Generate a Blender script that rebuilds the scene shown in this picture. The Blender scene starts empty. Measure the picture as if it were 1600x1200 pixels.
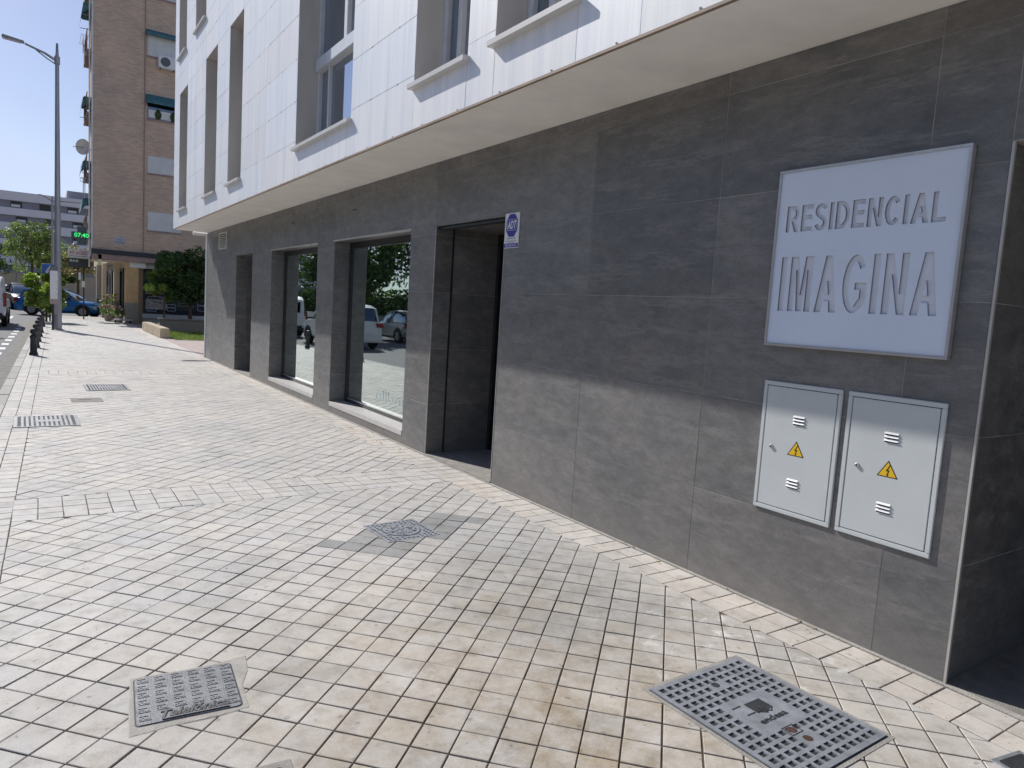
import bpy, bmesh, math, random
import numpy as np
from mathutils import Vector, Matrix
random.seed(7); rng = np.random.default_rng(7)
scene = bpy.context.scene
col = scene.collection
R = math.radians

# ------------------------------------------------------------------ helpers
def tag(o, label=None, cat=None, group=None, kind=None):
    if label: o['label'] = label
    if cat: o['category'] = cat
    if group: o['group'] = group
    if kind: o['kind'] = kind
    return o

def thing(name, label, cat, loc=(0, 0, 0), rotz=0.0, group=None):
    o = bpy.data.objects.new(name, None); col.objects.link(o)
    o.empty_display_size = 0.2
    o.location = loc; o.rotation_euler = (0, 0, rotz)
    return tag(o, label, cat, group)

class MB:
    """mesh builder: everything added becomes ONE mesh object"""
    def __init__(s):
        s.v = []; s.f = []; s.m = []; s.t = []
    def add(s, verts, faces, m=0, t=1.0):
        b = len(s.v); s.v += [tuple(p) for p in verts]
        for f in faces:
            s.f.append(tuple(b + i for i in f)); s.m.append(m); s.t.append(t)
        return s
    def quad(s, a, b, c, d, m=0, t=1.0): return s.add([a, b, c, d], [(0, 1, 2, 3)], m, t)
    def box(s, x0, x1, y0, y1, z0, z1, m=0, t=1.0, b=0.0, fr=None):
        if b > 0:
            b = min(b, abs(x1-x0)/2.01, abs(y1-y0)/2.01, abs(z1-z0)/2.01)
            bm = bmesh.new(); bmesh.ops.create_cube(bm, size=1)
            for q in bm.verts:
                q.co = ((x0+x1)/2+q.co.x*(x1-x0), (y0+y1)/2+q.co.y*(y1-y0), (z0+z1)/2+q.co.z*(z1-z0))
            bmesh.ops.bevel(bm, geom=bm.edges[:], offset=b, segments=2, affect='EDGES')
            bm.verts.index_update()
            vs = [tuple(q.co) for q in bm.verts]; fs = [tuple(q.index for q in f.verts) for f in bm.faces]
            bm.free()
        else:
            vs = [(x0,y0,z0),(x1,y0,z0),(x1,y1,z0),(x0,y1,z0),(x0,y0,z1),(x1,y0,z1),(x1,y1,z1),(x0,y1,z1)]
            fs = [(0,3,2,1),(4,5,6,7),(0,1,5,4),(1,2,6,5),(2,3,7,6),(3,0,4,7)]
        if fr: vs = [fr(*p) for p in vs]
        return s.add(vs, fs, m, t)
    def prism(s, poly, z0, z1, m=0, t=1.0, inset=0.0, drop=0.0, fr=None, bottom=False):
        """poly counter-clockwise in (u,v); top at z1 with a small chamfer"""
        n = len(poly)
        if inset > 0:
            cx = sum(p[0] for p in poly)/n; cy = sum(p[1] for p in poly)/n
            top = []
            for (x, y) in poly:
                d = math.hypot(x-cx, y-cy) or 1
                k = max(0.0, 1-inset*1.414/d); top.append((cx+(x-cx)*k, cy+(y-cy)*k))
            vs = [(x, y, z0) for x, y in poly]+[(x, y, z1-drop) for x, y in poly]+[(x, y, z1) for x, y in top]
            fs = [tuple(range(2*n, 3*n))]
            for k in (0, n):
                for i in range(n):
                    j = (i+1) % n; fs.append((k+i, k+j, k+n+j, k+n+i))
        else:
            vs = [(x, y, z0) for x, y in poly]+[(x, y, z1) for x, y in poly]
            fs = [tuple(range(n, 2*n))]+[(i, (i+1) % n, n+(i+1) % n, n+i) for i in range(n)]
        if bottom: fs.append(tuple(reversed(range(n))))
        if fr: vs = [fr(*p) for p in vs]
        return s.add(vs, fs, m, t)
    def tube(s, pts, rad, n=10, m=0, t=1.0, caps=True):
        pts = [Vector(p) for p in pts]
        if not hasattr(rad, '__len__'): rad = [rad]*len(pts)
        rings = []; up = None
        for i, p in enumerate(pts):
            d = (pts[min(i+1, len(pts)-1)]-pts[max(i-1, 0)]).normalized()
            if up is None: up = Vector((0, 0, 1)) if abs(d.z) < .9 else Vector((1, 0, 0))
            a = d.cross(up)
            if a.length < 1e-4: a = d.cross(Vector((0, 1, 0)))
            a.normalize(); b = d.cross(a).normalized(); up = b.cross(d) if b.cross(d).length > .1 else up
            rings.append([p+(a*math.cos(2*math.pi*k/n)+b*math.sin(2*math.pi*k/n))*rad[i] for k in range(n)])
            up = -b
        vs = [q for r in rings for q in r]; fs = []
        for i in range(len(pts)-1):
            for k in range(n):
                l = (k+1) % n
                fs.append((i*n+k, i*n+l, (i+1)*n+l, (i+1)*n+k))
        if caps: fs += [tuple(reversed(range(n))), tuple(range((len(pts)-1)*n, len(pts)*n))]
        return s.add(vs, fs, m, t)
    def lathe(s, prof, c=(0, 0, 0), n=20, m=0, t=1.0, fr=None):
        """prof: (radius, height) from bottom to top around z through c"""
        vs = []; fs = []
        for r, z in prof:
            for k in range(n):
                a = 2*math.pi*k/n; vs.append((c[0]+r*math.cos(a), c[1]+r*math.sin(a), c[2]+z))
        for i in range(len(prof)-1):
            for k in range(n):
                l = (k+1) % n; fs.append((i*n+k, i*n+l, (i+1)*n+l, (i+1)*n+k))
        fs += [tuple(reversed(range(n))), tuple(range((len(prof)-1)*n, len(prof)*n))]
        if fr: vs = [fr(*p) for p in vs]
        return s.add(vs, fs, m, t)
    def build(s, name, mats, parent=None, off=(0, 0, 0), smooth=False, fix=True):
        me = bpy.data.meshes.new(name)
        me.from_pydata([(p[0]-off[0], p[1]-off[1], p[2]-off[2]) for p in s.v], [], s.f)
        if not isinstance(mats, (list, tuple)): mats = [mats]
        for q in mats: me.materials.append(q)
        me.polygons.foreach_set('material_index', s.m)
        at = me.color_attributes.new('tint', 'FLOAT_COLOR', 'CORNER')
        cols = []
        for f, t in zip(s.f, s.t):
            c = (t, t, t, 1.0) if not isinstance(t, tuple) else (t[0], t[1], t[2], 1.0)
            cols += list(c)*len(f)
        at.data.foreach_set('color', cols)
        if fix:
            bm = bmesh.new(); bm.from_mesh(me); bmesh.ops.recalc_face_normals(bm, faces=bm.faces); bm.to_mesh(me); bm.free()
        if smooth:
            me.polygons.foreach_set('use_smooth', [True]*len(me.polygons))
            try: me.set_sharp_from_angle(angle=R(40))
            except Exception: pass
        me.update()
        o = bpy.data.objects.new(name, me); col.objects.link(o)
        if parent is not None: o.parent = parent
        return o

def copy_tree(o, parent=None):
    c = o.copy(); col.objects.link(c); c.parent = parent
    for ch in [q for q in bpy.data.objects if q.parent == o]: copy_tree(ch, c)
    return c

def text_data(body, w, h, depth=0.002, bold=0.0, shear=0.0, spacing=1.0):
    """text mesh scaled to w x h with its lower left corner at (0,0); returns verts, faces"""
    cu = bpy.data.curves.new('t', 'FONT'); cu.body = body; cu.extrude = 0.02; cu.offset = bold; cu.shear = shear
    cu.resolution_u = 3; cu.space_character = spacing
    o = bpy.data.objects.new('t', cu); col.objects.link(o)
    bpy.context.view_layer.update()
    dg = bpy.context.evaluated_depsgraph_get()
    me = o.evaluated_get(dg).to_mesh()
    v = np.array([q.co[:] for q in me.vertices]); f = [tuple(p.vertices) for p in me.polygons]
    o.evaluated_get(dg).to_mesh_clear(); bpy.data.objects.remove(o); bpy.data.curves.remove(cu)
    mn = v.min(0); mx = v.max(0)
    v = (v-mn)/(mx-mn)*np.array([w, h, depth])
    return v, f
def put_text(mb, body, w, h, fr, depth=0.002, m=0, t=1.0, **k):
    v, f = text_data(body, w, h, depth, **k)
    mb.add([fr(*p) for p in v], f, m, t)

# ------------------------------------------------------------------ materials
def new_mat(name):
    m = bpy.data.materials.new(name); m.use_nodes = True
    nt = m.node_tree; return m, nt, nt.nodes['Principled BSDF']
def N(nt, t, **k):
    n = nt.nodes.new(t)
    for a, b in k.items(): setattr(n, a, b)
    return n
def noise(nt, scale, detail=4, rough=.6, vec=None, sc=None):
    n = N(nt, 'ShaderNodeTexNoise'); n.inputs['Scale'].default_value = scale
    n.inputs['Detail'].default_value = detail; n.inputs['Roughness'].default_value = rough
    tc = N(nt, 'ShaderNodeTexCoord')
    src = tc.outputs['Object']
    if sc:
        mp = N(nt, 'ShaderNodeMapping'); mp.inputs['Scale'].default_value = sc[:3]
        if len(sc) > 3: mp.inputs['Rotation'].default_value = sc[3:]
        nt.links.new(src, mp.inputs[0]); src = mp.outputs[0]
    nt.links.new(src, n.inputs['Vector']); return n.outputs['Fac']
def ramp(nt, src, stops):
    r = N(nt, 'ShaderNodeValToRGB'); e = r.color_ramp.elements
    while len(e) > 1: e.remove(e[-1])
    e[0].position = stops[0][0]; c = stops[0][1]; e[0].color = (*c, 1) if hasattr(c, '__len__') else (c, c, c, 1)
    for p, c in stops[1:]:
        q = e.new(p); q.color = (*c, 1) if hasattr(c, '__len__') else (c, c, c, 1)
    nt.links.new(src, r.inputs[0]); return r.outputs[0]
def mul(nt, a, b, fac=1.0, mode='MULTIPLY'):
    n = N(nt, 'ShaderNodeMixRGB', blend_type=mode); n.inputs[0].default_value = fac if not hasattr(fac, 'links') else 1
    if hasattr(fac, 'links'): nt.links.new(fac, n.inputs[0])
    for i, q in ((1, a), (2, b)):
        if hasattr(q, 'links'): nt.links.new(q, n.inputs[i])
        else: n.inputs[i].default_value = (*q, 1)
    return n.outputs[0]
def bump(nt, bs, h, strength=.3, dist=.01):
    b = N(nt, 'ShaderNodeBump'); b.inputs['Strength'].default_value = strength; b.inputs['Distance'].default_value = dist
    nt.links.new(h, b.inputs['Height']); nt.links.new(b.outputs[0], bs.inputs['Normal'])

_cache = {}
def pm(name, c, rough=.6, metal=0.0, var=.15, scale=6, bmp=0.0, bscale=60, sc=None, tint=False, spec=.5, emit=None):
    if name in _cache: return _cache[name]
    m, nt, bs = new_mat(name)
    f = noise(nt, scale, 5, .6, sc=sc)
    base = ramp(nt, f, [(.3, tuple(x*(1-var) for x in c)), (.7, tuple(min(1, x*(1+var)) for x in c))])
    if tint:
        a = N(nt, 'ShaderNodeVertexColor'); a.layer_name = 'tint'; base = mul(nt, base, a.outputs[0])
    nt.links.new(base, bs.inputs['Base Color'])
    bs.inputs['Roughness'].default_value = rough; bs.inputs['Metallic'].default_value = metal
    bs.inputs['Specular IOR Level'].default_value = spec
    if bmp: bump(nt, bs, noise(nt, bscale, 4, .6), bmp)
    if emit:
        bs.inputs['Emission Color'].default_value = (*emit[:3], 1); bs.inputs['Emission Strength'].default_value = emit[3]
    _cache[name] = m; return m

def mat_paving():
    m, nt, bs = new_mat('paving_tiles')
    a = N(nt, 'ShaderNodeVertexColor'); a.layer_name = 'tint'
    base = mul(nt, (.575, .553, .522), a.outputs[0])
    fine = ramp(nt, noise(nt, 170, 3, .7), [(.3, .86), (.7, 1.08)])
    base = mul(nt, base, fine)
    mid = ramp(nt, noise(nt, 9, 6, .68), [(.28, (.74, .72, .69)), (.5, (1, 1, 1)), (.75, (1.08, 1.07, 1.05))])
    base = mul(nt, base, mid)
    # greyish damp looking patches and faint ochre dirt
    big = ramp(nt, noise(nt, .9, 5, .6), [(.38, (.90, .91, .92)), (.53, (1, 1, 1)), (.66, (1.02, 1.0, .98))])
    base = mul(nt, base, big)
    st = ramp(nt, noise(nt, 3.1, 9, .78), [(.54, 0.0), (.70, .6)])
    base = mul(nt, base, (.70, .655, .58), st)
    # grime and rusty stain close to the right front joints
    tc = N(nt, 'ShaderNodeTexCoord')
    g = N(nt, 'ShaderNodeVectorMath', operation='DISTANCE'); g.inputs[1].default_value = (1.6, 1.95, 0)
    nt.links.new(tc.outputs['Object'], g.inputs[0])
    gd = N(nt, 'ShaderNodeMath', operation='DIVIDE'); gd.inputs[1].default_value = 16; nt.links.new(g.outputs['Value'], gd.inputs[0])
    gr = ramp(nt, gd.outputs[0], [(.0, 1.0), (.14, 0.0)])
    n2 = ramp(nt, noise(nt, 3.3, 10, .8), [(.33, 0.0), (.62, 1.0)])
    gg = mul(nt, gr, n2)
    base = mul(nt, base, (.62, .51, .365), gg)
    g3 = N(nt, 'ShaderNodeVectorMath', operation='DISTANCE'); g3.inputs[1].default_value = (2.35, 3.0, 0)
    nt.links.new(tc.outputs['Object'], g3.inputs[0])
    dz_ = mul(nt, ramp(nt, g3.outputs['Value'], [(.35, 1.0), (1.0, 0.0)]), ramp(nt, noise(nt, 2.6, 8, .7), [(.36, .25), (.60, 1.0)]))
    base = mul(nt, base, (.72, .73, .735), dz_)
    # pale mortar smears by the wall band
    g2 = N(nt, 'ShaderNodeVectorMath', operation='DISTANCE'); g2.inputs[1].default_value = (2.85, 2.1, 0)
    nt.links.new(tc.outputs['Object'], g2.inputs[0])
    sm = mul(nt, ramp(nt, g2.outputs['Value'], [(.25, 1.0), (.75, 0.0)]), ramp(nt, noise(nt, 7.5, 7, .7), [(.56, 0.0), (.64, .8)]))
    base = mul(nt, base, (.74, .72, .68), sm, 'MIX')
    # small dark spots
    sp = ramp(nt, noise(nt, 23, 2, .5), [(.28, .45), (.315, 1.0)])
    base = mul(nt, base, sp, .6)
    nt.links.new(base, bs.inputs['Base Color'])
    rr = ramp(nt, noise(nt, 12, 5, .6), [(.3, .62), (.7, .85)])
    nt.links.new(rr, bs.inputs['Roughness']); bs.inputs['Specular IOR Level'].default_value = .22
    h = mul(nt, noise(nt, 260, 3, .7), noise(nt, 30, 4, .6), .5, 'ADD')
    bump(nt, bs, h, .35, .0015)
    return m

def mat_stone():
    m, nt, bs = new_mat('slate_cladding')
    a = N(nt, 'ShaderNodeVertexColor'); a.layer_name = 'tint'
    base = mul(nt, (.150, .1455, .143), a.outputs[0])
    c1 = ramp(nt, noise(nt, 2.2, 8, .68, sc=(1, .8, 1.5, .6, 0, 0)), [(.3, (.74, .765, .81)), (.5, (1, 1, 1)), (.72, (1.32, 1.28, 1.22))])
    base = mul(nt, base, c1)
    c2 = ramp(nt, noise(nt, 11, 10, .82, sc=(1, .62, 1.25, .8, 0, 0)), [(.3, .60), (.5, .98), (.7, 1.42)])
    base = mul(nt, base, c2)
    base = mul(nt, base, ramp(nt, noise(nt, 90, 7, .85, sc=(1, .7, 1.1, .6, 0, 0)), [(.32, .80), (.68, 1.22)]))
    # pale diagonal mineral veins
    v = ramp(nt, noise(nt, 3.2, 9, .78, sc=(1, .35, 2.6, .75, 0, 0)), [(.53, 0.0), (.585, .38), (.62, 0.0)])
    base = mul(nt, base, (.30, .29, .27), v, 'MIX')
    # dust rising from the pavement
    tc = N(nt, 'ShaderNodeTexCoord'); sx = N(nt, 'ShaderNodeSeparateXYZ'); nt.links.new(tc.outputs['Object'], sx.inputs[0])
    d = ramp(nt, sx.outputs['Z'], [(0.0, .55), (.10, .18), (.45, 0.0)])
    base = mul(nt, base, (.22, .21, .195), d, 'MIX')
    nt.links.new(base, bs.inputs['Base Color'])
    nt.links.new(ramp(nt, noise(nt, 6, 5, .6), [(.3, .36), (.7, .52)]), bs.inputs['Roughness']); bs.inputs['Specular IOR Level'].default_value = 1.0
    bump(nt, bs, noise(nt, 40, 9, .8, sc=(1, .6, 1.3, .5, 0, 0)), .35, .003)
    return m

def mat_white_panel():
    m, nt, bs = new_mat('white_cladding')
    a = N(nt, 'ShaderNodeVertexColor'); a.layer_name = 'tint'
    base = mul(nt, (.92, .92, .925), a.outputs[0])
    s1 = ramp(nt, noise(nt, 7, 5, .6, sc=(1, 1, .06)), [(.36, (.87, .89, .93)), (.58, (1, 1, 1))])
    s2 = ramp(nt, noise(nt, 30, 4, .7, sc=(1, 1, .03)), [(.38, .94), (.62, 1.0)])
    base = mul(nt, mul(nt, base, s1), s2)
    nt.links.new(base, bs.inputs['Base Color'])
    bs.inputs['Roughness'].default_value = .42
    bump(nt, bs, noise(nt, 25, 3, .6), .02)
    return m

def mat_brick():
    m, nt, bs = new_mat('brown_brick')
    tc = N(nt, 'ShaderNodeTexCoord'); sx = N(nt, 'ShaderNodeSeparateXYZ'); nt.links.new(tc.outputs['Object'], sx.inputs[0])
    ad = N(nt, 'ShaderNodeMath', operation='ADD'); nt.links.new(sx.outputs['X'], ad.inputs[0]); nt.links.new(sx.outputs['Y'], ad.inputs[1])
    cx = N(nt, 'ShaderNodeCombineXYZ'); nt.links.new(ad.outputs[0], cx.inputs['X']); nt.links.new(sx.outputs['Z'], cx.inputs['Y'])
    b = N(nt, 'ShaderNodeTexBrick'); b.inputs['Scale'].default_value = 1.0
    b.inputs['Brick Width'].default_value = .25; b.inputs['Row Height'].default_value = .075; b.inputs['Mortar Size'].default_value = .008
    b.inputs['Color1'].default_value = (.68, .50, .37, 1); b.inputs['Color2'].default_value = (.53, .38, .28, 1)
    b.inputs['Mortar'].default_value = (.60, .50, .42, 1); b.inputs['Bias'].default_value = -.1
    nt.links.new(cx.outputs[0], b.inputs['Vector'])
    base = mul(nt, b.outputs['Color'], ramp(nt, noise(nt, .7, 6, .65), [(.3, (.82, .84, .88)), (.7, (1.12, 1.08, 1.04))]))
    # pale broken courses of mortar
    st = ramp(nt, noise(nt, 3.0, 4, .7, sc=(.8, .8, 7)), [(.64, 0.0), (.70, .6)])
    base = mul(nt, base, (.72, .60, .54), st, 'MIX')
    nt.links.new(base, bs.inputs['Base Color']); bs.inputs['Roughness'].default_value = .85
    bump(nt, bs, b.outputs['Fac'], .3, -.01)
    return m

def mat_glass(name, tint=(.82, .9, .88), dark=(.015, .022, .022), mix=.6):
    m, nt, bs = new_mat(name)
    nt.nodes.remove(bs); out = nt.nodes['Material Output']
    g = N(nt, 'ShaderNodeBsdfGlossy'); g.inputs['Roughness'].default_value = .012; g.inputs['Color'].default_value = (*tint, 1)
    d = N(nt, 'ShaderNodeBsdfDiffuse')
    nt.links.new(ramp(nt, noise(nt, 1.5, 3, .5), [(.3, tuple(x*.7 for x in dark)), (.7, tuple(x*1.3 for x in dark))]), d.inputs['Color'])
    lw = N(nt, 'ShaderNodeLayerWeight'); lw.inputs['Blend'].default_value = mix
    mx = N(nt, 'ShaderNodeMixShader'); nt.links.new(lw.outputs['Facing'], mx.inputs[0])
    mm = N(nt, 'ShaderNodeMapRange'); mm.inputs['To Min'].default_value = .25; mm.inputs['To Max'].default_value = .90
    nt.links.new(lw.outputs['Facing'], mm.inputs[0]); nt.links.new(mm.outputs[0], mx.inputs[0])
    nt.links.new(d.outputs[0], mx.inputs[1]); nt.links.new(g.outputs[0], mx.inputs[2])
    nt.links.new(mx.outputs[0], out.inputs['Surface'])
    return m

def mat_leaf(name, c1, c2):
    m, nt, bs = new_mat(name)
    a = N(nt, 'ShaderNodeVertexColor'); a.layer_name = 'tint'
    base = mul(nt, ramp(nt, noise(nt, 2.5, 3, .6), [(.35, c1), (.65, c2)]), a.outputs[0])
    nt.links.new(base, bs.inputs['Base Color']); bs.inputs['Roughness'].default_value = .5
    out = nt.nodes['Material Output']
    tr = N(nt, 'ShaderNodeBsdfTranslucent'); nt.links.new(mul(nt, base, (1.3, 1.5, .6)), tr.inputs['Color'])
    mx = N(nt, 'ShaderNodeMixShader'); mx.inputs[0].default_value = .35
    nt.links.new(bs.outputs[0], mx.inputs[1]); nt.links.new(tr.outputs[0], mx.inputs[2]); nt.links.new(mx.outputs[0], out.inputs['Surface'])
    return m

M = dict(
    paving=mat_paving(), stone=mat_stone(), panel=mat_white_panel(), brick=mat_brick(),
    glass=mat_glass('shop_glass'), wglass=mat_glass('window_glass', (.62, .70, .82), (.03, .04, .055), .5),
    carglass=mat_glass('car_glass', (.6, .65, .7), (.01, .012, .015), .4),
    grout=pm('dark_joint_dirt', (.070, .050, .035), .95, var=.8, scale=1.1),
    wgrout=pm('pale_wall_joint', (.36, .35, .33), .8, var=.3, scale=5),
    black_gap=pm('panel_gap_grey', (.58, .58, .60), .8, var=.6, scale=3),
    soffit=pm('beige_soffit_render', (.90, .86, .80), .85, var=.07, scale=2.5, bmp=.06, bscale=90),
    jamb=pm('grey_metal_reveal', (.55, .52, .49), .5, var=.12, scale=3, sc=(1, 1, .2)),
    sill=pm('pale_metal_sill', (.62, .60, .57), .4, var=.06),
    alu=pm('brushed_aluminium', (.62, .61, .60), .35, .7, var=.08, scale=20),
    trim=pm('corner_profile_metal', (.55, .53, .50), .4, .3, var=.1),
    whiteframe=pm('white_window_frame', (.70, .72, .76), .4, var=.05),
    darkframe=pm('black_window_frame', (.018, .02, .024), .35, var=.2),
    concrete=pm('rough_concrete', (.40, .375, .34), .9, var=.2, scale=9, bmp=.5, bscale=120, tint=True),
    kerb=pm('granite_kerb', (.40, .385, .36), .85, var=.22, scale=20, bmp=.3, bscale=150, tint=True),
    asphalt=pm('asphalt', (.17, .17, .175), .9, var=.2, scale=14, bmp=.4, bscale=220),
    earth=pm('far_ground', (.22, .20, .17), .95, var=.2, scale=.6),
    gutter=pm('gutter_dirt', (.20, .19, .17), .95, var=.35, scale=12, bmp=.3),
    paint=pm('road_paint', (.62, .62, .62), .7, var=.12, scale=20),
    pinkpave=pm('pinkish_paving', (.40, .32, .29), .85, var=.12, scale=3, bmp=.2, bscale=40),
    iron=pm('cast_iron', (.30, .315, .345), .55, .35, var=.25, scale=14, bmp=.25, bscale=160, tint=True),
    iron_dark=pm('cast_iron_recess', (.035, .037, .042), .7, .2, var=.4, scale=30),
    rust=pm('rust', (.085, .045, .03), .8, .2, var=.5, scale=60),
    bollard=pm('black_bollard_paint', (.03, .03, .033), .45, var=.2),
    lamp=pm('galvanised_lamp_paint', (.30, .305, .33), .45, .4, var=.12, scale=5, sc=(1, 1, .2)),
    green=pm('dark_green_post', (.03, .05, .045), .5),
    signpaint=pm('sign_pale_grey', (.73, .81, .95), .45, var=.025, scale=3),
    signedge_shade=pm('sign_edge_shade', (.27, .27, .31), .6),  # sides of the cut letters, darkened to paint in the recess shade
    signback=pm('sign_recess_grey', (.78, .82, .90), .55, var=.04, scale=3),
    cabinet=pm('cabinet_pale_paint', (.60, .63, .63), .38, var=.045, scale=2.5, bmp=.02),
    yellow=pm('warning_yellow', (.80, .50, .02), .4, var=.04),
    black=pm('print_black', (.012, .012, .013), .5),
    white=pm('white_paint', (.78, .78, .78), .5, var=.05),
    blue=pm('alarm_sign_blue', (.035, .035, .33), .4, var=.04),
    signblue=pm('traffic_blue', (.02, .13, .45), .4),
    red=pm('red_print', (.55, .04, .03), .5),
    led=pm('green_led', (.02, .5, .1), .5, emit=(.05, .9, .2, 1.1)),
    crossbody=pm('cross_dark_grey', (.06, .10, .11), .5),
    doorblack=pm('black_door', (.014, .014, .016), .35),
    teal=pm('teal_awning', (.06, .17, .20), .8, var=.2),
    shutter=pm('roller_shutter', (.72, .72, .72), .6, var=.08, scale=3),
    ochre=pm('ochre_pillar', (.66, .44, .22), .8, var=.15, scale=3),
    stonebase=pm('stone_pillar_base', (.30, .27, .22), .85, var=.2),
    browntrim=pm('brown_ledge', (.36, .26, .23), .8),
    darktrim=pm('dark_ledge', (.05, .05, .06), .8),
    shopdark=mat_glass('shop_front_glass', (.5, .55, .6), (.05, .055, .07), .35),
    poster=pm('pale_poster', (.45, .47, .50), .6, var=.3, scale=8),
    beige=pm('beige_render', (.62, .53, .40), .9, var=.1, scale=.8),
    farwhite=pm('far_white_render', (.88, .84, .88), .8, var=.03, scale=.3),
    fargrey=pm('far_grey_band', (.30, .29, .34), .7, var=.1, scale=.5),
    bench=pm('bench_stone', (.46, .38, .27), .85, var=.15, scale=4, bmp=.2, bscale=60),
    lowwall=pm('grey_planter_wall', (.20, .18, .16), .9, var=.15, scale=3),
    bark=pm('bark', (.10, .075, .055), .95, var=.35, scale=18, bmp=.6, bscale=30),
    grass=mat_leaf('grass_blades', (.12, .16, .06), (.19, .23, .09)),
    leaf_dark=mat_leaf('leaf_dark', (.030, .065, .020), (.075, .135, .038)),
    leaf_mid=mat_leaf('leaf_mid', (.05, .10, .025), (.12, .19, .05)),
    leaf_lime=mat_leaf('leaf_lime', (.19, .27, .06), (.34, .42, .11)),
    leaf_brown=mat_leaf('leaf_brown', (.24, .19, .12), (.36, .30, .20)),
    leaf_fresh=mat_leaf('leaf_fresh', (.14, .20, .09), (.26, .32, .13)),
    litter=pm('dry_leaf', (.22, .16, .04), .8, var=.4, scale=40, tint=True),
    tyre=pm('tyre_rubber', (.012, .012, .013), .85),
    rim=pm('wheel_rim', (.35, .35, .37), .35, .8),
    carblue=pm('car_paint_blue', (.03, .17, .45), .22, .3, var=.03),
    carwhite=pm('car_paint_white', (.72, .73, .75), .25, var=.02),
    carsilver=pm('car_paint_silver', (.36, .37, .39), .25, .5, var=.02),
    cardark=pm('car_paint_dark', (.02, .022, .03), .25, .3, var=.02),
    plastic=pm('black_plastic', (.02, .02, .022), .6),
    lampglass=pm('headlamp_glass', (.6, .62, .65), .15),
    redlamp=pm('tail_lamp', (.28, .012, .012), .25),
    terracotta=pm('terracotta_roof', (.38, .14, .07), .9, var=.2),
    pot=pm('planter_pot', (.30, .26, .22), .8),
    petal=pm('petals', (.75, .20, .25), .6, tint=True),
)

# ------------------------------------------------------------------ world, sun, camera
SUN_AZ, SUN_EL = 17.5, 37.6
w = bpy.data.worlds.new('World'); scene.world = w; w.use_nodes = True
nt = w.node_tree; bg = nt.nodes['Background']
sky = nt.nodes.new('ShaderNodeTexSky'); sky.sky_type = 'NISHITA'; sky.sun_disc = False
sky.sun_elevation = R(SUN_EL); sky.sun_rotation = R(-SUN_AZ); sky.air_density = 1.0; sky.dust_density = .6; sky.ozone_density = 1.6
tc = nt.nodes.new('ShaderNodeTexCoord'); sp_ = nt.nodes.new('ShaderNodeSeparateXYZ'); nt.links.new(tc.outputs['Generated'], sp_.inputs[0])
cap_ = ramp(nt, sp_.outputs['Z'], [(0.0, (.74, .83, 1.0)), (.16, (.63, .75, 1.0)), (.42, (.52, .61, .98)), (1.0, (.42, .52, .95))])
sc_ = nt.nodes.new('ShaderNodeVectorMath'); sc_.operation = 'SCALE'; sc_.inputs['Scale'].default_value = 1/.08; nt.links.new(cap_, sc_.inputs[0])
mn_ = nt.nodes.new('ShaderNodeVectorMath'); mn_.operation = 'MINIMUM'; gn_ = nt.nodes.new('ShaderNodeVectorMath'); gn_.operation = 'MULTIPLY'; gn_.inputs[1].default_value = (1.12, 1.10, 1.24); nt.links.new(sky.outputs[0], gn_.inputs[0])
nt.links.new(gn_.outputs[0], mn_.inputs[0]); nt.links.new(sc_.outputs[0], mn_.inputs[1])
nt.links.new(mn_.outputs[0], bg.inputs[0]); bg.inputs[1].default_value = .08
to_sun = Vector((-math.sin(R(SUN_AZ))*math.cos(R(SUN_EL)), math.cos(R(SUN_AZ))*math.cos(R(SUN_EL)), math.sin(R(SUN_EL))))
L = bpy.data.lights.new('sun', 'SUN'); L.energy = 5.0; L.angle = R(.53); L.color = (1, .97, .925)
so = bpy.data.objects.new('sun', L); col.objects.link(so); so.rotation_euler = to_sun.to_track_quat('Z', 'Y').to_euler(); so.location = (0, 0, 30)

F, PITCH, ROLL, YAW = 1095.85, R(5.718), R(3.558), R(34.109)
cy, sy = math.cos(YAW), math.sin(YAW)
fw = Vector((sy*math.cos(PITCH), cy*math.cos(PITCH), -math.sin(PITCH)))
r0 = Vector((cy, -sy, 0)); u0 = r0.cross(fw)
rr = r0*math.cos(ROLL)+u0*math.sin(ROLL); uu = -r0*math.sin(ROLL)+u0*math.cos(ROLL)
cam = bpy.data.cameras.new('camera'); co = bpy.data.objects.new('camera', cam); col.objects.link(co)
cam.sensor_width = 36; cam.lens = 36*F/1600; cam.clip_start = .05; cam.clip_end = 2000
co.matrix_world = Matrix(((rr.x, uu.x, -fw.x, 0), (rr.y, uu.y, -fw.y, 0), (rr.z, uu.z, -fw.z, 1.56), (0, 0, 0, 1)))
scene.camera = co
scene.view_settings.view_transform = 'Standard'; scene.view_settings.look = 'None'
scene.view_settings.exposure = 0; scene.view_settings.gamma = 1
scene.render.engine = 'CYCLES'
scene.cycles.max_bounces = 6; scene.cycles.glossy_bounces = 3; scene.cycles.diffuse_bounces = 4
scene.cycles.caustics_reflective = False; scene.cycles.caustics_refractive = False
try: scene.cycles.use_denoising = True
except Exception: pass

# ------------------------------------------------------------------ ground
XW = 3.428                                   # plane of the dark wall
def xi(y): return -.25+.0155*y               # inner line of the kerb band
S = .147158

def sheet(name, pts, z, m, holes=None):
    mb = MB(); mb.add([(x, y, z) for x, y in pts], [tuple(range(len(pts)))])
    o = mb.build(name, m, fix=False)
    if o.data.polygons[0].normal.z < 0: o.data.flip_normals()
    return tag(o, kind='structure')
sheet('ground', [(-600, -600), (600, -600), (600, 900), (-600, 900)], -.135, M['earth'])
road = sheet('road', [(-9.0, -30), (-.42, -30), (-.42, 0), (.12, 36), (.3, 44), (60, 44), (60, 56), (-9.0, 56)], -.12, M['asphalt'])
tag(road, 'grey asphalt road along the kerb', 'road')

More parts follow.
